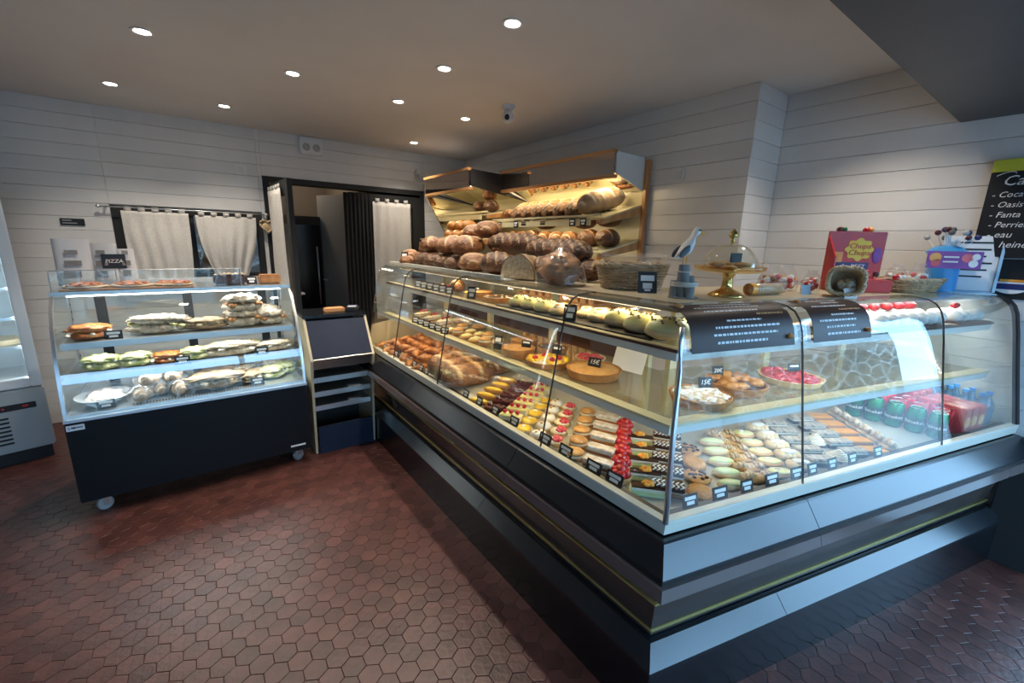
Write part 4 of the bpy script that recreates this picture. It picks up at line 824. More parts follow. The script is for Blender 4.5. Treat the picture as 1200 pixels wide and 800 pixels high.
# ================================================================== PASTRIES
def mkind(kind, name, cat, parts): K[kind] = (name, cat, [(pn, b.mesh(pn, mt, True, angle=an)) for pn, b, mt, an in parts])
def crustB(r, h, fl=.03, fn=16, n=32): return B().lathe([(r*.86, 0), (r, h), (r*.95, h*1.02), (r*.90, h*.8), (.0001, h*.78)], n, flute=fl, fn=fn, caps=True)
b = B(); rr = random.Random(1)
for k in range(6): a = k*PI/3+.2; b.ell((.021*math.cos(a), .021*math.sin(a), .030), (.017, .017, .018), 9, 7, amp=.12, seed=k)
b.ell((0, 0, .042), (.019, .019, .018), 9, 7)
mkind('straw', 'strawberry_tart', 'tart', [('crust', crustB(.042, .024), 'pastry_pale', 50), ('strawberries', b, 'straw', None)])
def slab(L, W, layers):   # layers: (part, h, mat, inset)
    out = []; z = 0
    for pn, h, mt, ins in layers: out.append((pn, B().cbox(-L/2+ins, L/2-ins, -W/2+ins, W/2-ins, z, z+h, min(.003, h*.3)), mt, 40)); z += h+.0002
    return out
mkind('mille', 'mille_feuille', 'pastry', slab(.115, .05, [('pastry_layer', .011, 'pastry', 0), ('cream_layer', .012, 'cream', .003), ('pastry_layer', .009, 'pastry_dark', 0), ('cream_layer', .012, 'cream', .003), ('sugar_top', .010, 'sugar', 0)]))
mkind('puff', 'choux_ring', 'pastry', [('lower_half', B().ell((0, 0, .013), (.042, .042, .014), 20, 8, amp=.1, zmin=-.013), 'pastry_dark', None), ('cream', B().lathe([(.038, .02), (.041, .026), (.038, .032)], 24, flute=.05, fn=10), 'cream', None), ('upper_half', B().ell((0, 0, .037), (.041, .041, .016), 20, 8, amp=.12, seed=4, zmin=-.005), 'pastry', None)])
b = B(); c2 = B(); rr = random.Random(5)
for k in range(9): q = rr.uniform(0, 6.3); r = .026*rr.random()**.5; (b if k % 3 else c2).ell((r*math.cos(q), r*math.sin(q), .027), (.011, .011, .009), 8, 6)
mkind('pink', 'mixed_fruit_tart', 'tart', [('crust', crustB(.04, .02), 'pastry_pale', 50), ('cream', B().ell((0, 0, .018), (.034, .034, .012), 16, 7, amp=.1), 'cream', None), ('berries', b, 'pink_fruit', None), ('raspberry', c2, 'raspberry', None)])
mkind('white', 'cream_tart', 'tart', [('crust', crustB(.04, .02), 'pastry_pale', 50), ('cream', B().ell((0, 0, .022), (.034, .034, .018), 16, 8, amp=.25, seed=2), 'icing_white', None), ('nut_chips', B().ell((.008, 0, .040), (.01, .007, .004), 7, 5).ell((-.01, .008, .037), (.008, .008, .004), 7, 5), 'pastry_dark', None)])
mkind('lemon', 'lemon_tart', 'tart', [('crust', crustB(.042, .018), 'pastry_pale', 50), ('lemon_curd', B().ell((0, 0, .016), (.037, .037, .014), 20, 8), 'lemon', None), ('cream_dot', B().ell((0, 0, .028), (.012, .012, .006), 10, 6), 'cream', None)])
b = B(); 
for k in (-1, 0, 1): b.ell((k*.032, .004*k, .056), (.011, .011, .010), 9, 7)
mkind('slice', 'raspberry_cream_slice', 'pastry', slab(.11, .05, [('sponge', .012, 'pastry_pale', 0), ('cream_layer', .022, 'cream', .002), ('sponge_top', .010, 'icing_yellow', 0)])+[('raspberries', b, 'raspberry', None)])
b = B(); rr = random.Random(8)
for k in range(12): b.ell((rr.uniform(-.045, .045), rr.uniform(-.018, .018), .04), (.013, .011, .009), 7, 5, amp=.3, seed=k)
mkind('purple', 'dark_berry_slice', 'pastry', slab(.115, .052, [('base', .014, 'choc', 0), ('mousse', .022, 'purple', .001)])+[('berries', b, 'purple', None)])
def eclair(kind, name, top, body='pastry', L=.125, W=.042, cat='eclair', extra=None):
    mkind(kind, name, cat, [('choux', B().ell((0, 0, .017), (L/2, W/2, .02), 20, 8, amp=.06, zmin=-.017), body, None), ('icing', B().ell((0, 0, .027), (L*.45, W*.43, .014), 20, 8, amp=.05, zmin=-.004), top, None)]+(extra or []))
eclair('eclair_y', 'custard_eclair', 'lemon', 'pastry_dark'); eclair('eclair_g', 'pistachio_eclair', 'green_icing', 'pastry_pale', .12, .055)
b = B()
for k in range(5): a = k*2*PI/5; b.ell((.013*math.cos(a), .013*math.sin(a), .042), (.011, .008, .006), 8, 5)
mkind('bar', 'cream_bar', 'pastry', slab(.12, .042, [('base', .016, 'green_icing', 0), ('cream', .012, 'cream', .002), ('chocolate_plate', .004, 'choc', .004)])+[('orange_flower', b.ell((0, 0, .046), (.007, .007, .008), 8, 6), 'orange', None)])
b = B()
for k in range(7): x = -.05+k*.0165; b.tube([(x-.006, -.024, .039), (x+.006, -.008, .0405), (x-.006, .008, .0405), (x+.006, .024, .039)], .0032, 5)
mkind('stripe', 'striped_chocolate_slice', 'pastry', slab(.12, .055, [('sponge', .016, 'pastry_dark', .001), ('cream_layer', .008, 'cream', .002), ('chocolate_top', .015, 'choc', 0)])+[('white_drizzle', b, 'icing_white', None)])
b = B().ell((0, 0, .010), (.052, .045, .013), 20, 8, amp=.15, zmin=-.01); c2 = B(); rr = random.Random(3)
for k in range(14): q = rr.uniform(0, 6.3); r = .035*rr.random()**.5; c2.ell((r*math.cos(q), r*math.sin(q), .021), (.008, .008, .005), 6, 4)
mkind('choccookie', 'chocolate_chip_cookie', 'cookie', [('cookie', b, 'cookie', None), ('chocolate_chips', c2, 'choc', None)])
mkind('cookie', 'golden_cookie', 'cookie', [('cookie', B().ell((0, 0, .012), (.055, .045, .016), 22, 8, amp=.1, seed=3, zmin=-.012), 'cookie', None), ('rim', B().ell((0, 0, .006), (.058, .048, .007), 22, 6, amp=.06), 'pastry_dark', None)])
b = B(); rr = random.Random(9)
for k in range(9): b.ell((-.05+k*.0125, .003*math.sin(k*2), .026+.006*math.sin(k*1.3)), (.008, .022, .012), 8, 6, amp=.2, seed=k)
mkind('nutroll', 'ridged_nut_pastry', 'pastry', [('base', B().ell((0, 0, .015), (.062, .027, .017), 20, 8, amp=.08, zmin=-.015), 'pastry', None), ('ridges', b, 'almond', None)])
mkind('lempuff', 'custard_oval_tart', 'tart', [('crust', B().ell((0, 0, .012), (.062, .036, .014), 24, 8, amp=.05, zmin=-.012), 'pastry', None), ('custard', B().ell((0, 0, .021), (.05, .028, .009), 20, 8, amp=.1), 'icing_yellow', None), ('sugar_spot', B().ell((.012, .0, .029), (.013, .010, .004), 10, 5), 'sugar', None)])
b = B()
for k in range(4): b.ell((-.03+k*.02, 0, .018), (.022, .034, .018), 12, 7, amp=.15, seed=k, zmin=-.018)
mkind('fold', 'folded_pastry', 'pastry', [('folds', b, 'pastry_pale', None), ('icing', B().ell((0, 0, .034), (.034, .022, .008), 12, 6, amp=.3), 'icing_white', None)])
b = B()
for k in range(6): b.lathe([(.045-.007*k, .008+.006*k), (.043-.007*k, .014+.006*k), (.036-.007*k, .0145+.006*k)], 22, flute=.05, fn=11)
mkind('shell', 'cream_shell_cake', 'pastry', [('base', B().lathe([(.046, 0), (.048, .006), (.044, .009)], 24), 'choc', 40), ('cream_swirl', b, 'cream', None)])
mkind('flake', 'almond_flake_slice', 'pastry', slab(.11, .05, [('base', .014, 'choc', 0), ('cream_layer', .008, 'cream', .002), ('almond_top', .01, 'flake_top', .0)]))
mkind('orangeslab', 'caramel_slab', 'pastry', slab(.12, .062, [('base', .014, 'pastry_dark', 0), ('caramel_top', .008, 'orange', .002)]))
b = B(); rr = random.Random(11)
for k in range(12): b.ell((rr.uniform(-.035, .035), rr.uniform(-.022, .022), .02+rr.uniform(0, .02)), (.016, .014, .013), 7, 5, amp=.4, seed=k)
mkind('cluster', 'nut_cluster', 'pastry', [('nuts', b, 'almond', None), ('base', B().ell((0, 0, .01), (.045, .03, .012), 16, 6, amp=.1, zmin=-.01), 'pastry_pale', None)])
def croissantB(seed):
    b = B(); vs = []; n, m = 40, 12
    for i in range(n+1):
        t = -1+2*i/n; a = t*1.15; rad = .055; cx, cy = rad*math.sin(a)*1.15, rad*(math.cos(a)-.7)
        seg = abs(t)*5.0; ridge = 1-.16*((seg % 1.0))
        r = .030*(1-abs(t)**1.7*.82)*ridge
        for j in range(m):
            q = 2*PI*j/m; vs.append((cx+math.sin(a)*r*math.cos(q)*1.05, cy+math.cos(a)*r*math.cos(q)*1.05, .026+r*math.sin(q)))
    return b.add(vs, [(i*m+j, i*m+(j+1) % m, (i+1)*m+(j+1) % m, (i+1)*m+j) for i in range(n) for j in range(m)]+[tuple(range(m)), tuple(range(n*m, n*m+m))])
K['croissant'] = ('croissant', 'croissant', [('croissant', croissantB(1).mesh('croissant', 'croissant', True))])
K['painchoc'] = ('chocolate_roll', 'pastry', [('roll', B().ell((0, 0, .025), (.055, .035, .027), 18, 10, amp=.1, zmin=-.025).mesh('roll', 'croissant', True))])
b = B(); rr = random.Random(6); chips = B()
for k in range(46):
    a = rr.uniform(0, 6.3); q = rr.uniform(.05, 1.0); d = Vector((math.sin(q)*math.cos(a)*.98, math.sin(q)*math.sin(a), math.cos(q))); chips.ell((d.x*.066, d.y*.045, .025+d.z*.0385), (.005, .003, .0025), 5, 3)
mkind('sprinkle', 'iced_sprinkled_bun', 'bun', [('bun', B().ell((0, 0, .02), (.068, .046, .026), 22, 9, amp=.06, zmin=-.02), 'pastry_pale', None), ('icing', B().ell((0, 0, .025), (.066, .045, .038), 22, 9, amp=.06, zmin=-.004), 'icing_yellow', None), ('chocolate_chips', chips, 'choc', None)])
mkind('cinn', 'iced_fruit_bun', 'bun', [('bun', B().ell((0, 0, .02), (.062, .044, .026), 22, 9, amp=.08, zmin=-.02), 'pastry_pale', None), ('icing', B().ell((0, 0, .027), (.05, .036, .03), 22, 9, amp=.3, seed=3, zmin=-.002), 'icing_white', None), ('fruit_pieces', B().ell((.02, .01, .052), (.014, .010, .006), 8, 5).ell((-.02, -.01, .05), (.014, .010, .006), 8, 5), 'orange', None)])
def tartK(kind, name, r, h, fill, top=None, crust='pastry_dark', bumps=0, bm=None, bs=.02, extra=None, seed=1):
    parts = [('crust', B().lathe([(r*.88, 0), (r, h), (r*.965, h*1.04), (r*.93, h*.86), (.0001, h*.84)], 44, flute=.012, fn=26), crust, 60)]
    vs = []; 
    parts.append(('filling', B().ell((0, 0, h*.84), (r*.93, r*.93, h*.22), 32, 8, amp=.12, seed=seed, zmin=-.002), fill, None))
    if bumps:
        b = B(); rr = random.Random(seed)
        for k in range(bumps): a = rr.uniform(0, 6.3); q = r*.86*rr.random()**.5; b.ell((q*math.cos(a), q*math.sin(a), h*1.03), (bs*rr.uniform(.7, 1.2), bs*rr.uniform(.6, 1), bs*.45), 7, 5, amp=.3, seed=k)
        parts.append((top, b, bm, None))
    mkind(kind, name, 'tart', parts+(extra or []))
tartK('flan', 'golden_flan', .118, .036, 'pastry'); tartK('pie', 'golden_pie', .085, .042, 'pastry', crust='pastry_dark', seed=4)
tartK('fruittart', 'fruit_tart', .105, .026, 'cream', 'fruit_pieces', 'pastry_dark', 26, 'lemon', .02, [('berries', B().ell((.03, .02, .034), (.014, .014, .012), 8, 6).ell((-.04, -.02, .034), (.014, .014, .012), 8, 6).ell((.0, -.05, .034), (.014, .014, .012), 8, 6).ell((-.02, .06, .034), (.014, .014, .012), 8, 6), 'raspberry', None)], 5)
tartK('choctart', 'chocolate_tart', .09, .028, 'choc', 'cream_dots', 'pastry_dark', 7, 'cream', .010, None, 6)
tartK('almondtart', 'almond_flake_tart', .108, .034, 'almond', 'almond_flakes', 'pastry_dark', 80, 'icing_white', .011, None, 7)
tartK('appletart', 'puff_fruit_tart', .112, .034, 'choc', 'pastry_pieces', 'pastry_dark', 16, 'crust_gold', .036, None, 8)
tartK('redtart', 'red_fruit_tart', .125, .026, 'pink_fruit', 'fruit_slices', 'pastry_pale', 46, 'pink_fruit', .021, None, 9)
def zdeck(x, y):
    ua = x-CX; ub = (x-CX)*(-DBY)+(y-CY)*DBX; u = min(ua, ub) if ua > 0 and ub > 0 else max(ua, ub); u = min(ua, ub); return .690+(u-.067)/.643*.038+.001
def row(kind, p0, p1, n, desc, where, rz=None, s=1, g=None, jit=.0, extra=0):
    ang = math.atan2(p1[1]-p0[1], p1[0]-p0[0])
    for i in range(n):
        t = i/max(1, n-1); x, y = p0[0]+(p1[0]-p0[0])*t+R.uniform(-jit, jit), p0[1]+(p1[1]-p0[1])*t+R.uniform(-jit, jit)
        k = kind[i % len(kind)] if isinstance(kind, (list, tuple)) else kind
        place(k, f'{ORD[i]} {desc} from the glass, {where}', (x, y, zdeck(x, y)+extra), ang if rz is None else ang+rz, g or desc+'s in a row', s)
# ---- left leg deck, from the corner post towards the back
row('bar', (1.135, .752), (1.40, .99), 5, 'cream bar with orange flower', 'row nearest the corner post', PI/2, .95)
row('stripe', (1.19, .715), (1.50, .93), 5, 'white-striped chocolate slice', 'row behind the corner post', PI/2, .9)
row('straw', (1.128, .862), (1.44, 1.10), 6, 'red strawberry tart', 'single row on the left leg', 0, .98)
row('mille', (1.105, .945), (1.42, 1.18), 5, 'sugar-topped mille-feuille', 'row next to the strawberry tarts', PI/2-.25, .92)
row('puff', (1.10, 1.06), (1.41, 1.29), 5, 'golden choux ring', 'row beside the mille-feuilles', 0, .9)
row('pink', (1.122, 1.197), (1.40, 1.41), 5, 'fruit tart with raspberry', 'row beside the choux rings', 0, .95)
row('white', (1.10, 1.275), (1.38, 1.47), 5, 'white cream tart', 'row beside the pink fruit tarts', 0, .95)
row('lemon', (1.09, 1.37), (1.37, 1.55), 5, 'yellow lemon tart', 'row beside the white cream tarts', 0, .95)
row('slice', (1.10, 1.475), (1.44, 1.66), 6, 'cream slice with raspberries', 'row beside the lemon tarts', PI/2, .95)
row('purple', (1.10, 1.60), (1.40, 1.76), 5, 'dark berry slice', 'row left of the raspberry slices', PI/2, .95)
row('eclair_y', (1.09, 1.74), (1.38, 1.90), 5, 'yellow custard eclair', 'row left of the berry slices', PI/2, .95)
tag(link('glass_dish', B().lathe([(.03, 0), (.045, .004), (.075, .025), (.072, .026), (.04, .008), (.0001, .007)], 24).mesh('glass_dish', 'clear_plastic', True), None, (1.48, 1.86, zdeck(1.48, 1.86))), 'empty round glass dish behind the custard eclairs', 'dish')
for i, (x, y) in enumerate(((1.20, 2.02), (1.22, 2.15), (1.23, 2.28), (1.45, 2.07), (1.47, 2.22))): place('toast_loaf', f"brown sliced-style loaf, {['nearest','middle','farthest','rear near','rear far'][i]} of the five between eclairs and croissants", (x, y, zdeck(x, y)), .06*i, 'brown loaves in the left leg', 1.0 if i < 3 else .8)
n = 0; CW = ['front edge', 'second file', 'third file', 'fourth file']
for j in range(8):
    for i in range(4):
        x, y = 1.09+i*.10+R.uniform(-.012, .012), 2.42+j*.103+R.uniform(-.012, .012)
        place('croissant', f"glossy croissant, {CW[i]} from the glass, {ORD[j] if j else 'first'} from the brown loaves", (x, y, zdeck(x, y)+.001), R.uniform(0, 6.3), 'croissants piled on the left leg deck', 1.0)
for j in range(6):
    for i in range(3): place('croissant', f"glossy croissant lying on top of the pile, {CW[i]}, {ORD[j] if j else 'first'} from the brown loaves", (1.14+i*.10, 2.46+j*.11, zdeck(1.14+i*.1, 2.5)+.048), R.uniform(0, 6.3), 'croissants on top of the pile', .95, rx=R.uniform(-.2, .2))
# ---- right leg deck
def PBx(s, u): p = PB(s, u, 0); return (p.x, p.y)
WB = 'right leg'
row(['cookie', 'choccookie', 'cookie', 'choccookie'], PBx(.27, .135), PBx(.44, .37), 4, 'round cookie', WB+' beside the striped slices', .3, .98)
row('eclair_g', PBx(.40, .13), PBx(.57, .38), 5, 'green pistachio eclair', WB+' beside the cookies', PI/2+.1, .85)
row('nutroll', PBx(.525, .135), PBx(.66, .42), 6, 'ridged nut pastry', WB+' beside the green eclairs', PI/2, .95)
row('lempuff', PBx(.645, .135), PBx(.77, .40), 5, 'oval custard tart', WB+' beside the nut pastries', PI/2, .88)
row('fold', PBx(.76, .14), PBx(.88, .42), 5, 'pale folded pastry', WB+' beside the custard tarts', PI/2, .95)
row('flake', PBx(.875, .14), PBx(.99, .42), 5, 'almond flake slice', WB+' beyond the folded pastries', PI/2, .95)
row('shell', PBx(.985, .14), PBx(1.03, .26), 2, 'round cream shell cake', WB+' beyond the flake slices', 0, .95)
row('flake', PBx(1.075, .14), PBx(1.17, .42), 5, 'sugar-dusted slice', WB+' between shell cakes and caramel slabs', PI/2, .95)
row('orangeslab', PBx(1.185, .13), PBx(1.30, .42), 5, 'orange caramel slab', WB+' near the drink cans', PI/2, .9)
row('cluster', PBx(1.30, .13), PBx(1.42, .42), 6, 'knobbly nut cluster', WB+' next to the drink cans', 0, .95)
# trays under some rows
def tray(P, s0, s1, u0, u1, label):
    zz = lambda u: .690+(u-.067)/.643*.038
    return None
# drink cans, juice packs, water pack at the far end
can = B().lathe([(.024, 0), (.031, .006), (.033, .012), (.033, .098), (.0265, .113), (.0255, .115)], 24); lid = B().lathe([(.0262, .114), (.0262, .1165), (.0245, .1165), (.0235, .113), (.0001, .113)], 24); 
def canK(kind, mat, txt):
    K[kind] = ('drink_can', 'can', [('body', can.mesh('body', mat, True, angle=40)), ('lid', lid.mesh('lid', 'alu', True, angle=40)), ('band', B().lathe([(.0334, .032), (.0334, .070)], 24, caps=False).mesh('band', 'can_dark' if txt else 'can_red', True))])
canK('can_g', 'can_green', 1); canK('can_r', 'can_red', 0)
CANTXT = text_mesh('Heineken', .024, 'paper').copy()
for v in CANTXT.vertices: a_ = PI+v.co.x/.034+.25; r_ = .0338+v.co.z*.6; v.co = (r_*math.cos(a_), r_*math.sin(a_), .051+v.co.y)
for i in range(5):
    p = PB(1.53+.03*i, .40-.068*i, zdeck(*PBx(1.53+.03*i, .40-.068*i))); t = place('can_g', f"green beer can with a white band, {['rearmost','second from the back','middle','fourth from the back','frontmost'][i]} of the front file", p, AB, 'green beer cans')
    link('lettering', CANTXT, t)
for j in range(2):
    for i in range(5):
        q = (1.60+.075*j+.028*i, .42-.068*i); p = PB(*q, zdeck(*PBx(*q))); place('can_r', f"red drink can, {['next to the green file','farther file'][j]}, {['rearmost','second','middle','fourth','frontmost'][i]} from the back", p, AB, 'red drink cans')
for i in range(2):
    t = thing('juice_pack', ['shrink-wrapped juice pack with fruit print beside the cans, front one', 'shrink-wrapped juice pack behind the front one'][i], 'juice pack', PB(1.86, .18+.2*i, zdeck(*PBx(1.86, .18+.2*i))), AB)
    for a_ in range(3):
        for b_ in range(2): link('carton', B().cbox(-.03, .03, -.044, .044, 0, .125, .004).mesh('carton', 'red_gloss') if a_+b_ == 0 else t.children[0].data, t, (-.063+.063*a_, -.047+.094*b_, 0))
    b = B()
    for k in range(3): b.ell((-.06+.06*k, -.0925, .06), (.022, .003, .026), 10, 6)
    link('fruit_print', b.mesh('fruit_print', ['orange', 'lemon'][i], True), t); link('wrap', B().cbox(-.097, .097, -.096, .095, -.0, .128, .006).mesh('wrap', 'bag_film'), t)
t = thing('water_pack', 'pack of small blue water bottles at the far right of the deck', 'water pack', PB(2.03, .22, zdeck(*PBx(2.03, .22))), AB)
bt = B().lathe([(.024, 0), (.029, .008), (.029, .05), (.026, .055), (.029, .06), (.029, .10), (.012, .135), (.012, .15)], 16).mesh('bottle', 'water_blue', True, angle=40); cpm = B().lathe([(.0125, .149), (.0125, .163), (.011, .164)], 12).mesh('cap', 'blue_plastic')
for a_ in range(2):
    for b_ in range(4): o = link('bottle', bt, t, (-.03+.06*a_, -.09+.06*b_, 0)); link('cap', cpm, o)
# price cards standing along the tag rail
def tags(P, rz, items, where):
    for i, (s, w, l) in enumerate(items): p = P(s, .078, .712); price_card(f'black price card on the front rail {where}, {l}', p, rz, w, .042 if l.count('pair') == 0 else .06, 2)
tags(PA, -PI/2, [(.26, .07, 'before the cream bars'), (.355, .07, 'before the strawberry tarts'), (.50, .07, 'before the mille-feuilles'), (.62, .07, 'before the choux rings'), (.83, .06, 'before the lemon tarts'), (.98, .05, 'before the raspberry slices'), (1.12, .05, 'before the dark berry slices'), (1.25, .05, 'before the custard eclairs'), (1.72, .055, 'nearest the brown loaves'), (1.80, .055, 'second by the croissants'), (1.90, .055, 'third by the croissants'), (2.0, .055, 'fourth by the croissants'), (2.2, .055, 'fifth by the croissants'), (2.42, .055, 'farthest by the croissants')], 'of the left leg')
tags(PB, AB, [(.165, .06, 'next to the corner post'), (.29, .065, 'before the cookies'), (.41, .055, 'before the green eclairs'), (.53, .065, 'before the nut pastries'), (.655, .06, 'at the first glass joint'), (.74, .05, 'before the folded pastries'), (.85, .05, 'before the flake slices'), (.97, .05, 'before the shell cakes'), (1.13, .05, 'before the caramel slabs')], 'of the right leg')
# ---- middle shelf
ZM, ZU = .9515, 1.1875
place('flan', 'large golden flan with a 15 euro card on the left leg middle shelf', (1.34, 1.21, ZM), .3); price_card('small black card reading 15€ on the golden flan', (1.345, 1.215, ZM+.038), -PI/2+.35, .058, .04, txt='15€')
place('fruittart', 'mixed fruit tart with berries left of the golden flan', (1.29, 1.45, ZM), .8); place('pie', 'small golden pie left of the mixed fruit tart', (1.27, 1.655, ZM), .2); place('pie', 'second golden pie behind the small golden one', (1.42, 1.80, ZM), .9, None, .9); place('choctart', 'dark tart behind the fruit tart on the middle shelf', (1.48, 1.63, ZM), 0, None, .9)
place('redtart', 'red berry tart half hidden behind the fruit tart', (1.52, 1.40, ZM), 0, None, .6)
price_card('black card with white label on the small golden pie', (1.29, 1.62, ZM+.045), -PI/2+.5, .05, .035, 1); price_card('pale card leaning on the mixed fruit tart', (1.33, 1.44, ZM+.045), -PI/2+.3, .05, .04, 1); price_card('upright black card left of the small golden pie', (1.24, 1.80, ZM+.001), -PI/2+.5, .045, .075, 1)
tag(link('white_card', B().cbox(-.001, .001, -.08, .08, 0, .14, .0005).mesh('white_card', 'paper'), None, (1.52, 1.18, ZM), (0, .35, .1)), 'blank white card leaning behind the golden flan', 'card')
for i in range(10): place('lempuff' if i % 3 else 'puff', f"golden tartlet on the left leg middle shelf, {['front','rear'][i//5]} line, {ORD[i % 5] if i % 5 else 'first'} from the pies", (1.245+.09*(i//5), 1.93+.10*(i % 5), ZM), .4, 'golden tartlets on the middle shelf', .85)
for i in range(6): place('slice' if i % 2 else 'mille', f"small cake portion at the far end of the middle shelf, {ORD[i] if i else 'first'} beyond the tartlets", (1.27+.06*(i % 2), 2.46+.085*i, ZM), .2, 'cake portions on the middle shelf', .9)
for i in range(4): place('cluster' if i % 2 else 'cookie', f"brown biscuit behind the cake portions, {ORD[i] if i else 'first'} from the tartlets", (1.47, 2.35+.14*i, ZM), .5, 'biscuits at the back of the middle shelf', .95)
for i in range(6): price_card(f"black price card on the middle shelf edge below the far cakes, {ORD[i] if i else 'first'} from the tartlets", (1.18, 2.28+.085*i, ZM+.001), -PI/2+.5, .055, .042)
def onB(kind, s, u, z, label, rz=0, sc_=1, g=None): p = PB(s, u, z); return place(kind, label, p, AB+rz, g, sc_)
onB('almondtart', .385, .30, ZM, 'almond flake tart with a 15 euro card beside the corner post'); onB('appletart', .64, .36, ZM, 'tart with golden pastry pieces and a 20 euro card'); onB('redtart', .965, .37, ZM, 'red fruit tart on the right leg middle shelf')
p = PB(.44, .33, ZM+.04); price_card('small black card reading 15€ on the almond tart', p, AB-.2, .055, .04, txt='15€'); p = PB(.60, .42, ZM+.045); price_card('small black card reading 20€ on the pastry-piece tart', p, AB-.2, .05, .04, txt='20€'); p = PB(1.0, .38, ZM+.04); price_card('grey card with white label on the red fruit tart', p, AB-.2, .06, .03, 1)
# ---- top shelf
for i, (x, y, k, l) in enumerate(((1.295, .845, 'sprinkle', 'nearest the corner post'), (1.315, .955, 'sprinkle', 'second from the corner post'), (1.335, 1.065, 'sprinkle', 'third from the corner post'))): place(k, 'yellow iced bun with chocolate sprinkles on the top shelf, '+l, (x, y, ZU+.006), -.75, 'iced buns on the top shelf', 1.16)
place('sprinkle', 'yellow iced bun with sprinkles at the mitre behind the corner post', (1.42, .87, ZU+.006), -.2, None, .9)
place('cinn', 'iced bun with orange fruit pieces on the top shelf', (1.34, 1.185, ZU+.006), -.5); place('cinn', 'smaller iced fruit bun behind the price card on the top shelf', (1.36, 1.285, ZU+.006), -.3, None, .85)
for i in range(4): place('cinn' if i == 0 else 'sprinkle', f"white iced bun on the top shelf, {ORD[i] if i else 'first'} left of the price card", (1.30, 1.39+.10*i, ZU+.006), -.4, 'white iced buns on the top shelf', .92)
tag(link('bun_tray', B().cbox(1.222, 1.40, .86, 1.80, ZU+.0005, ZU+.0055, .002).mesh('bun_tray', 'dark')), 'long black tray under the iced buns on the top shelf', 'tray')
price_card('black price card at the glass joint before the iced buns', (1.225, 1.26, ZU+.004), -PI/2+.5, .055, .07, 2)
place('choctart', 'chocolate tart with cream dots at the left of the iced buns', (1.33, 1.93, ZU), 0, None, .9)
price_card('black price card left of the chocolate tart', (1.235, 2.06, ZU+.001), -PI/2+.5, .055, .07)
for i in range(5): place(['pie', 'lemon', 'gold_roll', 'pink', 'choctart'][i], ['little golden pie left of the chocolate tart, top shelf', 'pale lemon tartlet on the far top shelf', 'small golden loaf on the far top shelf', 'fruit tartlet on the far top shelf', 'small dark tart at the far end of the top shelf'][i], (1.34, 2.12+.14*i, ZU), .4*i, None, .8)
for i in range(6): price_card(f"black price card along the far top shelf, {ORD[i] if i else 'first'} beyond the chocolate tart", (1.225, 2.3+.09*i, ZU+.001), -PI/2+.5, .055, .05)
for i, s in enumerate((.56, .66, .78, .90)): onB(['flat_sandwich', 'almond_long', 'almond_long', 'flat_sandwich'][i], s, .30, ZU, f"pale filled roll on the right leg top shelf, {ORD[i] if i else 'first'} from the corner post", .35, .5, 'pale rolls on the right leg top shelf')
p = PB(.76, .225, ZU+.001); price_card('blue-grey price card before the pale rolls', p, AB, .06, .045, 1)
t = thing('sweet_bag', 'flat bag of sweets with a blue print on the right leg top shelf', 'sweets', PB(1.06, .32, ZU+.002), AB); link('bag', B().ell((0, 0, .018), (.13, .08, .022), 20, 8, amp=.2, zmin=-.018).mesh('bag', 'pale_blue', True), t); link('print_patch', B().ell((.03, -.02, .022), (.06, .045, .0215), 14, 8, amp=.2).mesh('print_patch', 'blue_plastic', True), t); link('red_patch', B().ell((.08, .03, .02), (.03, .02, .018), 10, 6).mesh('red_patch', 'red_gloss', True), t)
K['meringue'] = ('meringue', 'meringue', [('meringue', B().ell((0, 0, .026), (.034, .034, .030), 16, 10, amp=.15, zmin=-.026).mesh('meringue', 'meringue', True))]); K['redcandy'] = ('red_sweet', 'sweet', [('sweet', B().ell((0, 0, .016), (.026, .020, .018), 12, 8, amp=.2).mesh('sweet', 'red_gloss', True))])
n = 0
for j in range(3):
    for i in range(7):
        s, u = 1.27+.072*i, .245+.075*j; onB('meringue', s, u, ZU+.006, f"white meringue ball, {['front','middle','back'][j]} line, {ORD[i] if i else 'first'} from the sweets bag", 0, 1, 'white meringue balls')
for i in range(5): onB('redcandy', 1.29+.09*i, .33, ZU+.062, f"red wrapped sweet lying on the meringues, {ORD[i] if i else 'first'} from the sweets bag", .6*i, 1, 'red sweets on the meringues')
for i in range(8): onB('meringue', 1.86+.065*(i % 4), .25+.075*(i//4), ZU+.006, f"white meringue ball at the far right, {['front','back'][i//4]} line, {ORD[i % 4] if i % 4 else 'first'} from the left", 0, .92, 'meringues at the far right')
onB('redcandy', 1.95, .29, ZU+.06, 'red sweet on the far right meringues', 0, .8)
p = PB(1.49, .32, ZU+.0005); tag(link('meringue_tray', B().cbox(-.26, .26, -.12, .13, 0, .005, .002).mesh('meringue_tray', 'wood_dark'), None, p, (0, 0, AB)), 'dark tray under the white meringue balls', 'tray')
p = PB(1.955, .29, ZU+.0005); tag(link('meringue_tray', B().cbox(-.14, .14, -.09, .09, 0, .005, .002).mesh('meringue_tray', 'wood_dark'), None, p, (0, 0, AB)), 'dark tray under the far right meringues', 'tray')
onB('boule2', 1.72, .36, ZU+.001, 'grey-brown fruit loaf behind the meringues', .3, .5)
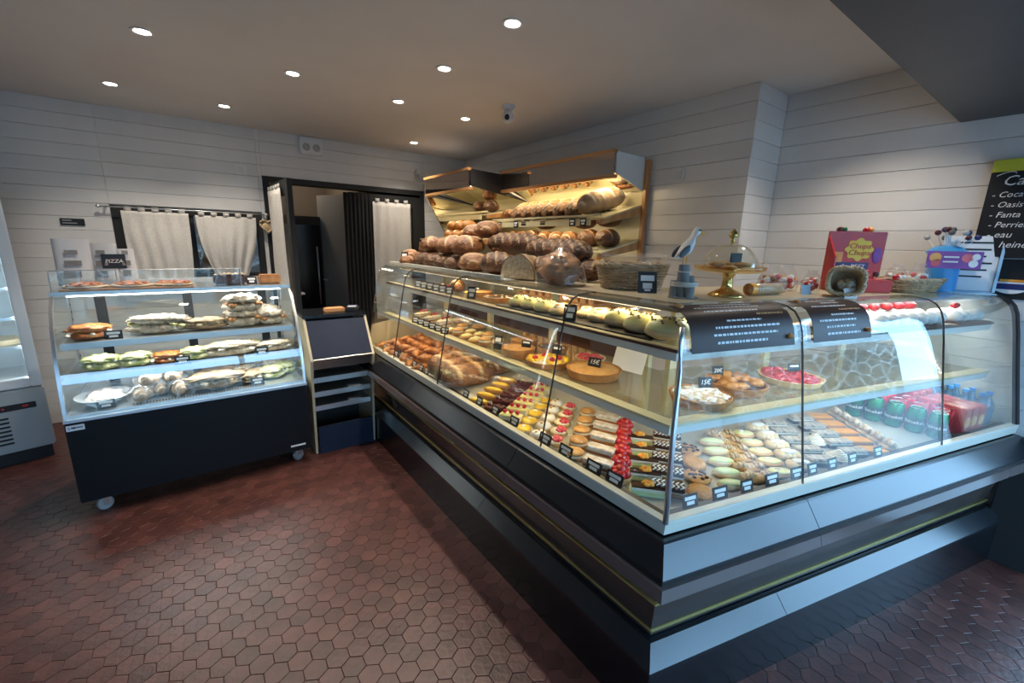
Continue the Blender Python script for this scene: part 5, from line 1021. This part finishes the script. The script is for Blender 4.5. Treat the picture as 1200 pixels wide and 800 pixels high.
# ================================================================== THINGS STANDING ON THE COUNTER TOP
def basket(name, label, loc, rz, L, W, H, flare=1.25, mat='wicker', rows=9, stakes=30, cat='basket', rx=0, ry=0):
    t = thing(name, label, cat, loc, rz, None, rx, ry)
    def pt(a, q, off=0): 
        k = 1+(flare-1)*q; c, s_ = math.cos(a), math.sin(a); e = .62
        return Vector(((abs(c)**e*(1 if c > 0 else -1))*(L/2*k+off), (abs(s_)**e*(1 if s_ > 0 else -1))*(W/2*k+off), H*q+.004))
    b = B()
    for j in range(rows):
        n = stakes*2; ph = j % 2
        b.tube([pt(2*PI*i/n, j/(rows-1)*.92, .004*(1 if (i+ph) % 2 else -1)) for i in range(n)], H/rows*.5, 5, closed=True)
    link('weave', b.mesh('weave', mat, True), t)
    b = B()
    for i in range(stakes): a = 2*PI*i/stakes; b.tube([pt(a, 0), pt(a, 1)], .003, 4)
    link('stakes', b.mesh('stakes', mat), t)['kind'] = 'stuff'
    b = B()
    for ph in (0, PI): b.tube([pt(2*PI*i/60, 1, .004*math.sin(12*2*PI*i/60+ph))+Vector((0, 0, .005*math.cos(12*2*PI*i/60+ph))) for i in range(60)], .006, 5, closed=True)
    link('rim', b.mesh('rim', mat, True), t)
    link('base', B().prism([pt(2*PI*i/40, 0) for i in range(40)], lambda q: (q.x, q.y, .001), lambda q: (q.x, q.y, .006)).mesh('base', mat), t); return t
bk = basket('wicker_basket', 'grey-brown wicker basket standing near the glass corner', (1.54, 1.215, ZT), -.62, .235, .16, .10)
t = thing('basket_liner', 'clear film lining the wicker basket near the corner', 'liner', (1.54, 1.215, ZT+.012), -.62); link('liner', B().lathe([(.09, 0), (.105, .08), (.125, .125), (.14, .12), (.15, .135)], 24, flute=.06, fn=7, caps=False).mesh('liner', 'bag_film', True), t)
t = price_card('tall black card with white lines leaning on the basket', (1.435, 1.045, ZT+.001), -.62, .075, .085, 2)
for k in range(2): link('label_strip', B().box(-.012-.006*k, .012+.006*k, -.0024, -.0016, .008+.012*k, .016+.012*k).mesh('label_strip', 'paper'), t)
# seagull on wooden posts
g = thing('seagull_figure', 'white wooden seagull figure standing on roped grey posts', 'figurine', (1.44, .90, ZT), -.35)
for (x, y, r, h) in ((0, .0, .021, .118), (.03, .006, .019, .078), (.012, -.024, .019, .052), (-.018, .02, .017, .06)):
    link('post', B().lathe([(r, 0), (r*1.02, h*.5), (r*.96, h-.004), (r*.85, h)], 14).mesh('post', 'grey_wood', True, angle=40), g, (x, y, .002))
link('post_base', B().lathe([(.052, 0), (.053, .003), (.05, .004)], 20).mesh('post_base', 'grey_wood'), g, (.008, 0, 0))
for z in (.045, .05, .056): link('rope', B().tube([(.008+.046*math.cos(2*PI*i/24), .042*math.sin(2*PI*i/24), z) for i in range(24)], .0032, 5, closed=True).mesh('rope', 'rope', True), g)
link('rope', B().tube([(.024*math.cos(2*PI*i/24), .024*math.sin(2*PI*i/24), .095) for i in range(24)], .003, 5, closed=True).mesh('rope', 'rope', True), g)
def ringbody(secs, n=16):
    b = B(); vs = []
    for (x, z, ry, rz_) in secs: vs += [(x, ry*1.2*math.cos(2*PI*i/n), z+rz_*1.15*math.sin(2*PI*i/n)) for i in range(n)]
    return b.add(vs, [(j*n+i, j*n+(i+1) % n, (j+1)*n+(i+1) % n, (j+1)*n+i) for j in range(len(secs)-1) for i in range(n)]+[tuple(range(n)), tuple(range((len(secs)-1)*n, len(secs)*n))])
bd = ringbody([(-.048, .142, .001, .001), (-.042, .147, .005, .005), (-.026, .160, .014, .014), (-.008, .174, .021, .022), (.008, .186, .022, .024), (.018, .202, .018, .020), (.023, .218, .0135, .014), (.027, .231, .014, .0135), (.036, .239, .0135, .013), (.046, .238, .009, .009), (.051, .236, .002, .002)])
link('body', bd.mesh('body', 'gull_white', True), g)
for sy in (-1, 1):
    link('wing', B().ell((0, 0, 0), (.030, .005, .013), 14, 8).mesh('wing', 'gull_grey', True), g, (-.020, sy*.022, .167), (0, -.75, 0)); link('eye', B().ell((.037, sy*.0155, .242), (.007, .002, .0036), 8, 5).mesh('eye', 'dark', True), g)
    link('leg', B().tube([(-.002, sy*.008, .118), (.0, sy*.008, .158)], .0022, 5).mesh('leg', 'beak'), g)
link('beak', B().tube([(.046, 0, .238), (.063, 0, .234), (.074, 0, .229)], [.0055, .004, .001], 8).mesh('beak', 'beak', True), g)
# cake stand with dome
cs_ = thing('cake_stand', 'amber glass cake stand with clear dome and gilt knob', 'cake stand', (1.655, .845, ZT))
link('foot', B().lathe([(.062, 0), (.064, .004), (.05, .016), (.022, .03), (.018, .04), (.017, .075), (.024, .084), (.03, .088)], 30, flute=.04, fn=15).mesh('foot', 'gold_glass', True), cs_)
link('plate', B().lathe([(.03, .086), (.09, .092), (.118, .098), (.125, .106), (.127, .116), (.122, .117), (.112, .104), (.0001, .097)], 36).mesh('plate', 'amber_glass', True), cs_)
dm = [(.101*math.cos(a), .102+.10*math.sin(a)) for a in [PI/2*i/12 for i in range(12)]]
d = link('dome', B().lathe(dm+[(.008, .2025)]+[(.004, .1995)]+[(r-.0025, z-.0015) for r, z in dm[::-1]], 36, caps=False).mesh('dome', 'glass', True), cs_)
link('knob', B().lathe([(.006, .2025), (.008, .21), (.004, .214), (.014, .224), (.016, .232), (.011, .242), (.003, .25), (.0001, .256)], 16, flute=.08, fn=6).mesh('knob', 'gold', True), d)
link('card', B().cbox(-.027, .027, -.002, .002, .13, .165, .001).mesh('card', 'card'), cs_, (.0, -.02, 0), (0, 0, -.3))
for i in range(7): a = i*.9; place('cookie', f"golden madeleine under the glass dome, {ORD[i] if i else 'first'} round from the front", (1.655+.055*math.cos(a), .845+.055*math.sin(a), ZT+.1045+.012*(i % 2)), a, 'cakes under the glass dome', .62)
# biscuit packet
t = thing('biscuit_packet', 'long clear packet of pale biscuits beside the cake stand', 'biscuits', (1.88, .80, ZT), AB+.05)
bm_ = B().lathe([(.021, -.003), (.022, 0), (.021, .003)], 16).mesh('biscuit', 'pastry_pale', True)
for k in range(14): link('biscuit', bm_, t, (-.085+k*.0132, 0, .0235), (0, PI/2, 0))
link('wrapper', B().lathe([(.012, -.11), (.023, -.095), (.0235, 0), (.023, .095), (.012, .11)], 16, mat=Matrix.Translation((0, 0, .0245)) @ Matrix.Rotation(PI/2, 4, 'Y'), caps=False).mesh('wrapper', 'bag_film', True), t); link('label_band', B().lathe([(.0242, -.105), (.0245, -.075)], 16, mat=Matrix.Translation((0, 0, .0245)) @ Matrix.Rotation(PI/2, 4, 'Y'), caps=False).mesh('label_band', 'orange', True), t)
# bags of sweets behind
def candy_bag(label, loc, rz, r, h, seed, mats=('pink_fruit', 'icing_white', 'orange'), n=33):
    t = thing('sweets_bag', label, 'sweets', loc, rz, 'clear bags of sweets on the counter'); rr = random.Random(seed)
    for m in mats:
        b = B()
        for k in range(n//len(mats)): a = rr.uniform(0, 6.3); q = r*.75*rr.random()**.5; b.ell((q*math.cos(a), q*.8*math.sin(a), .016+rr.random()*h*.42), (.018, .013, .012), 7, 5, amp=.3, seed=k)
        link('sweets', b.mesh('sweets', m, True), t)
    link('bag', bagmesh(r, h, seed), t); return t
candy_bag('clear bag of pink and brown sweets behind the biscuit packet', PB(.99, .54, ZT), 0, .07, .12, 1, ('pink_fruit', 'pastry_dark', 'icing_white'))
candy_bag('clear bag of red sweets left of the tipped basket', PB(1.11, .56, ZT), 0, .055, .115, 2, ('red_gloss', 'orange', 'icing_white')); 
t = thing('white_label', 'small pale label card before the bag of pink sweets', 'card', PB(1.02, .40, ZT), AB, None, -.2); link('card', B().cbox(-.028, .028, -.001, .001, 0, .04, .0005).mesh('card', 'pale_blue'), t)
candy_bag('small clear bag of red and white sweets touching the tipped basket', PB(1.085, .43, ZT), 0, .042, .10, 12, ('red_gloss', 'icing_white'))
# tipped cornet basket
bk2 = basket('tipped_basket', 'pale wicker basket tipped on its side spilling wrapped sweets', PB(1.17, .36, ZT+.055), AB-.9, .095, .085, .10, 1.25, 'wicker_pale', 9, 22, rx=PI/2-.1)
candy_bag('clear bag of pale sweets inside the tipped basket', PB(1.155, .325, ZT+.012), 0, .04, .075, 5, ('cream', 'meringue', 'pastry_pale'))
t = thing('white_label', 'white blank label in front of the tipped basket', 'card', PB(1.115, .28, ZT), AB-.1, None, -.35); link('card', B().cbox(-.035, .035, -.001, .001, 0, .038, .0005).mesh('card', 'paper'), t)
# lollipop display box
lb = thing('lollipop_box', 'red lollipop display box with yellow flower logo', 'display box', PB(1.47, .47, ZT), AB-.55, None, 0, 0, 1.28)
link('tray', B().cbox(-.085, .085, -.06, .06, 0, .045, .004).mesh('tray', 'red'), lb)
link('back_card', B().cbox(-.098, .098, .045, .051, .045, .215, .002).mesh('back_card', 'red_gloss'), lb); link('side_card', B().prism([(.05, .0), (-.03, .0), (-.02, .12), (.05, .205)], lambda q: (-.0975, q[0], q[1]), lambda q: (-.0925, q[0], q[1])).mesh('side_card', 'red_gloss'), lb)
b = B(); pts = [(.045*(1+.10*math.cos(8*2*PI*i/64))*math.cos(2*PI*i/64), .0385*(1+.10*math.cos(8*2*PI*i/64))*math.sin(2*PI*i/64)) for i in range(64)]
o = link('logo_flower', b.prism(pts, lambda q: (q[0]+.012, .0425, q[1]+.150), lambda q: (q[0]+.012, .0448, q[1]+.150)).mesh('logo_flower', 'yellow'), lb)
link('lettering', text_mesh('Chupa', .028, 'red', .0006, .15), o, (.012, .0415, .162), (PI/2, 0, 0)); link('lettering', text_mesh('Chups', .028, 'red', .0006, .15), o, (.012, .0415, .138), (PI/2, 0, 0))
o = link('slogan_band', B().cbox(-.058, .052, .041, .0448, .072, .102, .001).mesh('slogan_band', 'navy'), lb); link('lettering', text_mesh('the BEST', .023, 'paper'), o, (-.002, .0405, .087), (PI/2, 0, 0))
link('orange_print', B().box(-.075, -.04, .0435, .0449, .10, .14).mesh('orange_print', 'orange'), lb); link('pink_print', B().ell((.075, .0445, .13), (.016, .002, .03), 12, 6).mesh('pink_print', 'purple_card', True), lb)
def lolly(label, loc, rot, mat, g):
    t = thing('lollipop', label, 'lollipop', loc, 0, g); t.rotation_euler = rot; link('stick', B().tube([(0, 0, 0), (0, 0, .075)], .0018, 5).mesh('stick', 'paper'), t); link('candy', B().ell((0, 0, .086), (.013, .013, .013), 10, 8).mesh('candy', mat, True), t); return t
ORDR = lambda i: ORD[i] if i else 'first'
for i, (x, m) in enumerate(((-.055, 'purple'), (-.035, 'can_green'), (-.045, 'red_gloss'), (.035, 'raspberry'), (.055, 'orange'), (.045, 'red_gloss'))):
    p = lb.location+1.28*(Matrix.Rotation(AB-.55, 3, 'Z')) @ Vector((x, .062+.012*(i % 3), .155)); lolly(f"round lollipop sticking up behind the red display box, {ORDR(i)} from the left", p, (0, 0, 0), m, 'lollipops behind the red box')
for i in range(8):
    p = lb.location+1.28*(Matrix.Rotation(AB-.55, 3, 'Z')) @ Vector((-.06+.016*i, -.03+.01*(i % 3), .047)); lolly(f"lollipop lying in the tray of the red box, {ORDR(i)} from the left", p, (1.2+.1*(i % 3), .3*(i % 4), .8*i), ['raspberry', 'orange', 'purple', 'red_gloss'][i % 4], 'lollipops in the red tray')
# low basket of sweets
basket('sweets_basket', 'low wide wicker basket filled with bagged sweets', PB(1.755, .405, ZT), AB, .27, .15, .055, 1.25, 'wicker', 6, 34)
candy_bag('clear bag of brown sweets at the left of the low basket', PB(1.675, .42, ZT+.012), .3, .055, .12, 7, ('pastry_dark', 'pink_fruit', 'icing_white')); candy_bag('clear bag with a blue label at the middle of the low basket', PB(1.765, .375, ZT+.012), .8, .055, .125, 8, ('pink_fruit', 'icing_white', 'pale_blue')); candy_bag('clear bag of mixed sweets at the right of the low basket', PB(1.85, .42, ZT+.012), .2, .05, .12, 9, ('icing_white', 'red_gloss', 'pastry_pale'))
# lollipop stand, blue with purple sign
ls = thing('lollipop_stand', 'blue lollipop stand with a purple sign', 'display stand', PB(1.95, .37, ZT), AB-.8)
link('drum', B().lathe([(.06, 0), (.062, .01), (.058, .17), (.075, .185), (.075, .195), (.05, .215), (.03, .222)], 28).mesh('drum', 'blue_plastic', True, angle=40), ls)
o = link('sign', B().cbox(-.10, .10, -.086, -.08, .115, .195, .002).mesh('sign', 'purple_card'), ls)
for k, (x, z, r, m) in enumerate(((-.07, .165, .022, 'orange'), (-.065, .14, .018, 'pink_fruit'), (.045, .165, .02, 'pink_fruit'), (.075, .17, .015, 'paper'), (.07, .14, .017, 'paper'))): link('print_dot', B().lathe([(r, 0), (r, .0012)], 20, mat=Matrix.Translation((x, -.0862, z)) @ Matrix.Rotation(PI/2, 4, 'X')).mesh('print_dot', m), o)
for k in range(2): link('print_line', B().box(-.04, .015, -.0875, -.0865, .165-.022*k, .172-.022*k).mesh('print_line', 'paper'), o)
rr = random.Random(3)
for i in range(12):
    a = i*2.4; r = .012+.028*(i % 3)/2; p = PB(1.95, .37, ZT+.212)+Vector((r*math.cos(a), r*math.sin(a), -.01*(i % 3))); tl = .15+.25*(i % 3)
    lolly(f"small dark lollipop in the blue stand, {ORDR(i)} around from the front", p, (-math.sin(a)*tl, math.cos(a)*tl, 0), ['gull_grey', 'purple', 'navy', 'grey_metal'][i % 4], 'lollipops in the blue stand')
# price list in an acrylic stand
pl = thing('price_list_stand', 'white printed price list in a pale blue acrylic stand', 'sign stand', (3.035, .385, ZT), -PI/2+.3)
link('foot', B().cbox(-.10, .10, -.09, .03, 0, .006, .002).mesh('foot', 'pale_blue'), pl); o = link('sheet', B().cbox(-.095, .095, -.002, .002, .012, .27, .001).mesh('sheet', 'paper'), pl, (0, 0, 0), (-.07, 0, 0)); link('frame', B().box(.0955, .106, -.012, .012, .008, .275).box(-.106, -.0955, -.012, .012, .008, .275).box(-.0955, .0955, -.004, .012, .002, .011).mesh('frame', 'pale_blue'), pl, (0, 0, 0), (-.07, 0, 0))
for k in range(6): link('print_line', B().box(-.05+.01*(k % 2), .075-.012*(k % 3), -.0032, -.0022, .235-.032*k, .243-.032*k).mesh('print_line', 'card'), o)
# ================================================================== BLACKBOARD AND BLACK DRINKS PANEL on the right wall
bbd = thing('menu_blackboard', 'black chalkboard with handwritten drinks list and yellow top edge', 'chalkboard', (XRR-.03, .395, 1.49), -PI/2, None, 0)
link('board', B().cbox(0, .75, -.012, .008, 0, .44, .004).mesh('board', 'card'), bbd); link('top_band', B().cbox(0, .75, -.0135, .0085, .385, .442, .003).mesh('top_band', 'yellow_trim'), bbd)
def chalk(s, size, x, z, mat='chalk', par=bbd, y=-.0128, shear=.25):
    me = text_mesh(s, size, mat, .0006, shear); wd = max(v.co.x for v in me.vertices)-min(v.co.x for v in me.vertices); return link('chalk_lettering', me, par, (x+wd/2, y, z), (PI/2, 0, 0))
chalk('Canettes', .062, .045, .345); 
for i, s in enumerate(('- Coca - Coca Zero', '- Oasis - Orangina', '- Fanta - Fuze tea', '- Perrier - Jus', '- eau   1.00', '        heineken')): chalk(s, .036 if i < 4 else .040, .02+.004*i, .285-.045*i)
link('underline_flourish', B().tube([(.05+.03*math.cos(q), -.0125, .378+.008*math.sin(q*1.5)) for q in [i*.35 for i in range(14)]], .0018, 5).mesh('underline_flourish', 'chalk'), bbd)
dp = thing('drinks_poster', 'black printed drinks panel on the wall below the chalkboard', 'poster', (XRR-.006, .14, 0), -PI/2)
link('panel', B().cbox(-.29, .27, -.0, .006, 1.30, 1.485, .001).mesh('panel', 'card'), dp)
chalk('coke', .05, -.27, 1.43, 'orange_slip', dp, -.003, 0); chalk('coke', .05, -.27, 1.365, 'yellow_trim', dp, -.003, 0); chalk('chat', .06, -.275, 1.315, 'paper', dp, -.003, 0)
link('print_dot', B().lathe([(.014, 0), (.014, .001)], 16, mat=Matrix.Translation((-.18, -.002, 1.435)) @ Matrix.Rotation(PI/2, 4, 'X')).mesh('print_dot', 'yellow_trim'), dp)
t = link('cup_print', B().prism([(.07*math.cos(PI+PI*i/16), .055*math.sin(PI+PI*i/16)) for i in range(17)], lambda q: (q[0]-.10, -.0035, q[1]+1.38), lambda q: (q[0]-.10, -.002, q[1]+1.38)).mesh('cup_print', 'paper'), dp); link('cup_band', B().box(-.155, -.05, -.005, -.0036, 1.345, 1.372).mesh('cup_band', 'navy'), t); link('orange_band', B().box(-.14, -.06, -.005, -.0021, 1.381, 1.392).mesh('orange_band', 'orange'), t)

struct('trim_2', B().cbox(XRR-.035, XRR-.002, -.15, .10, .0, .66, .004).mesh('trim', 'dark'))
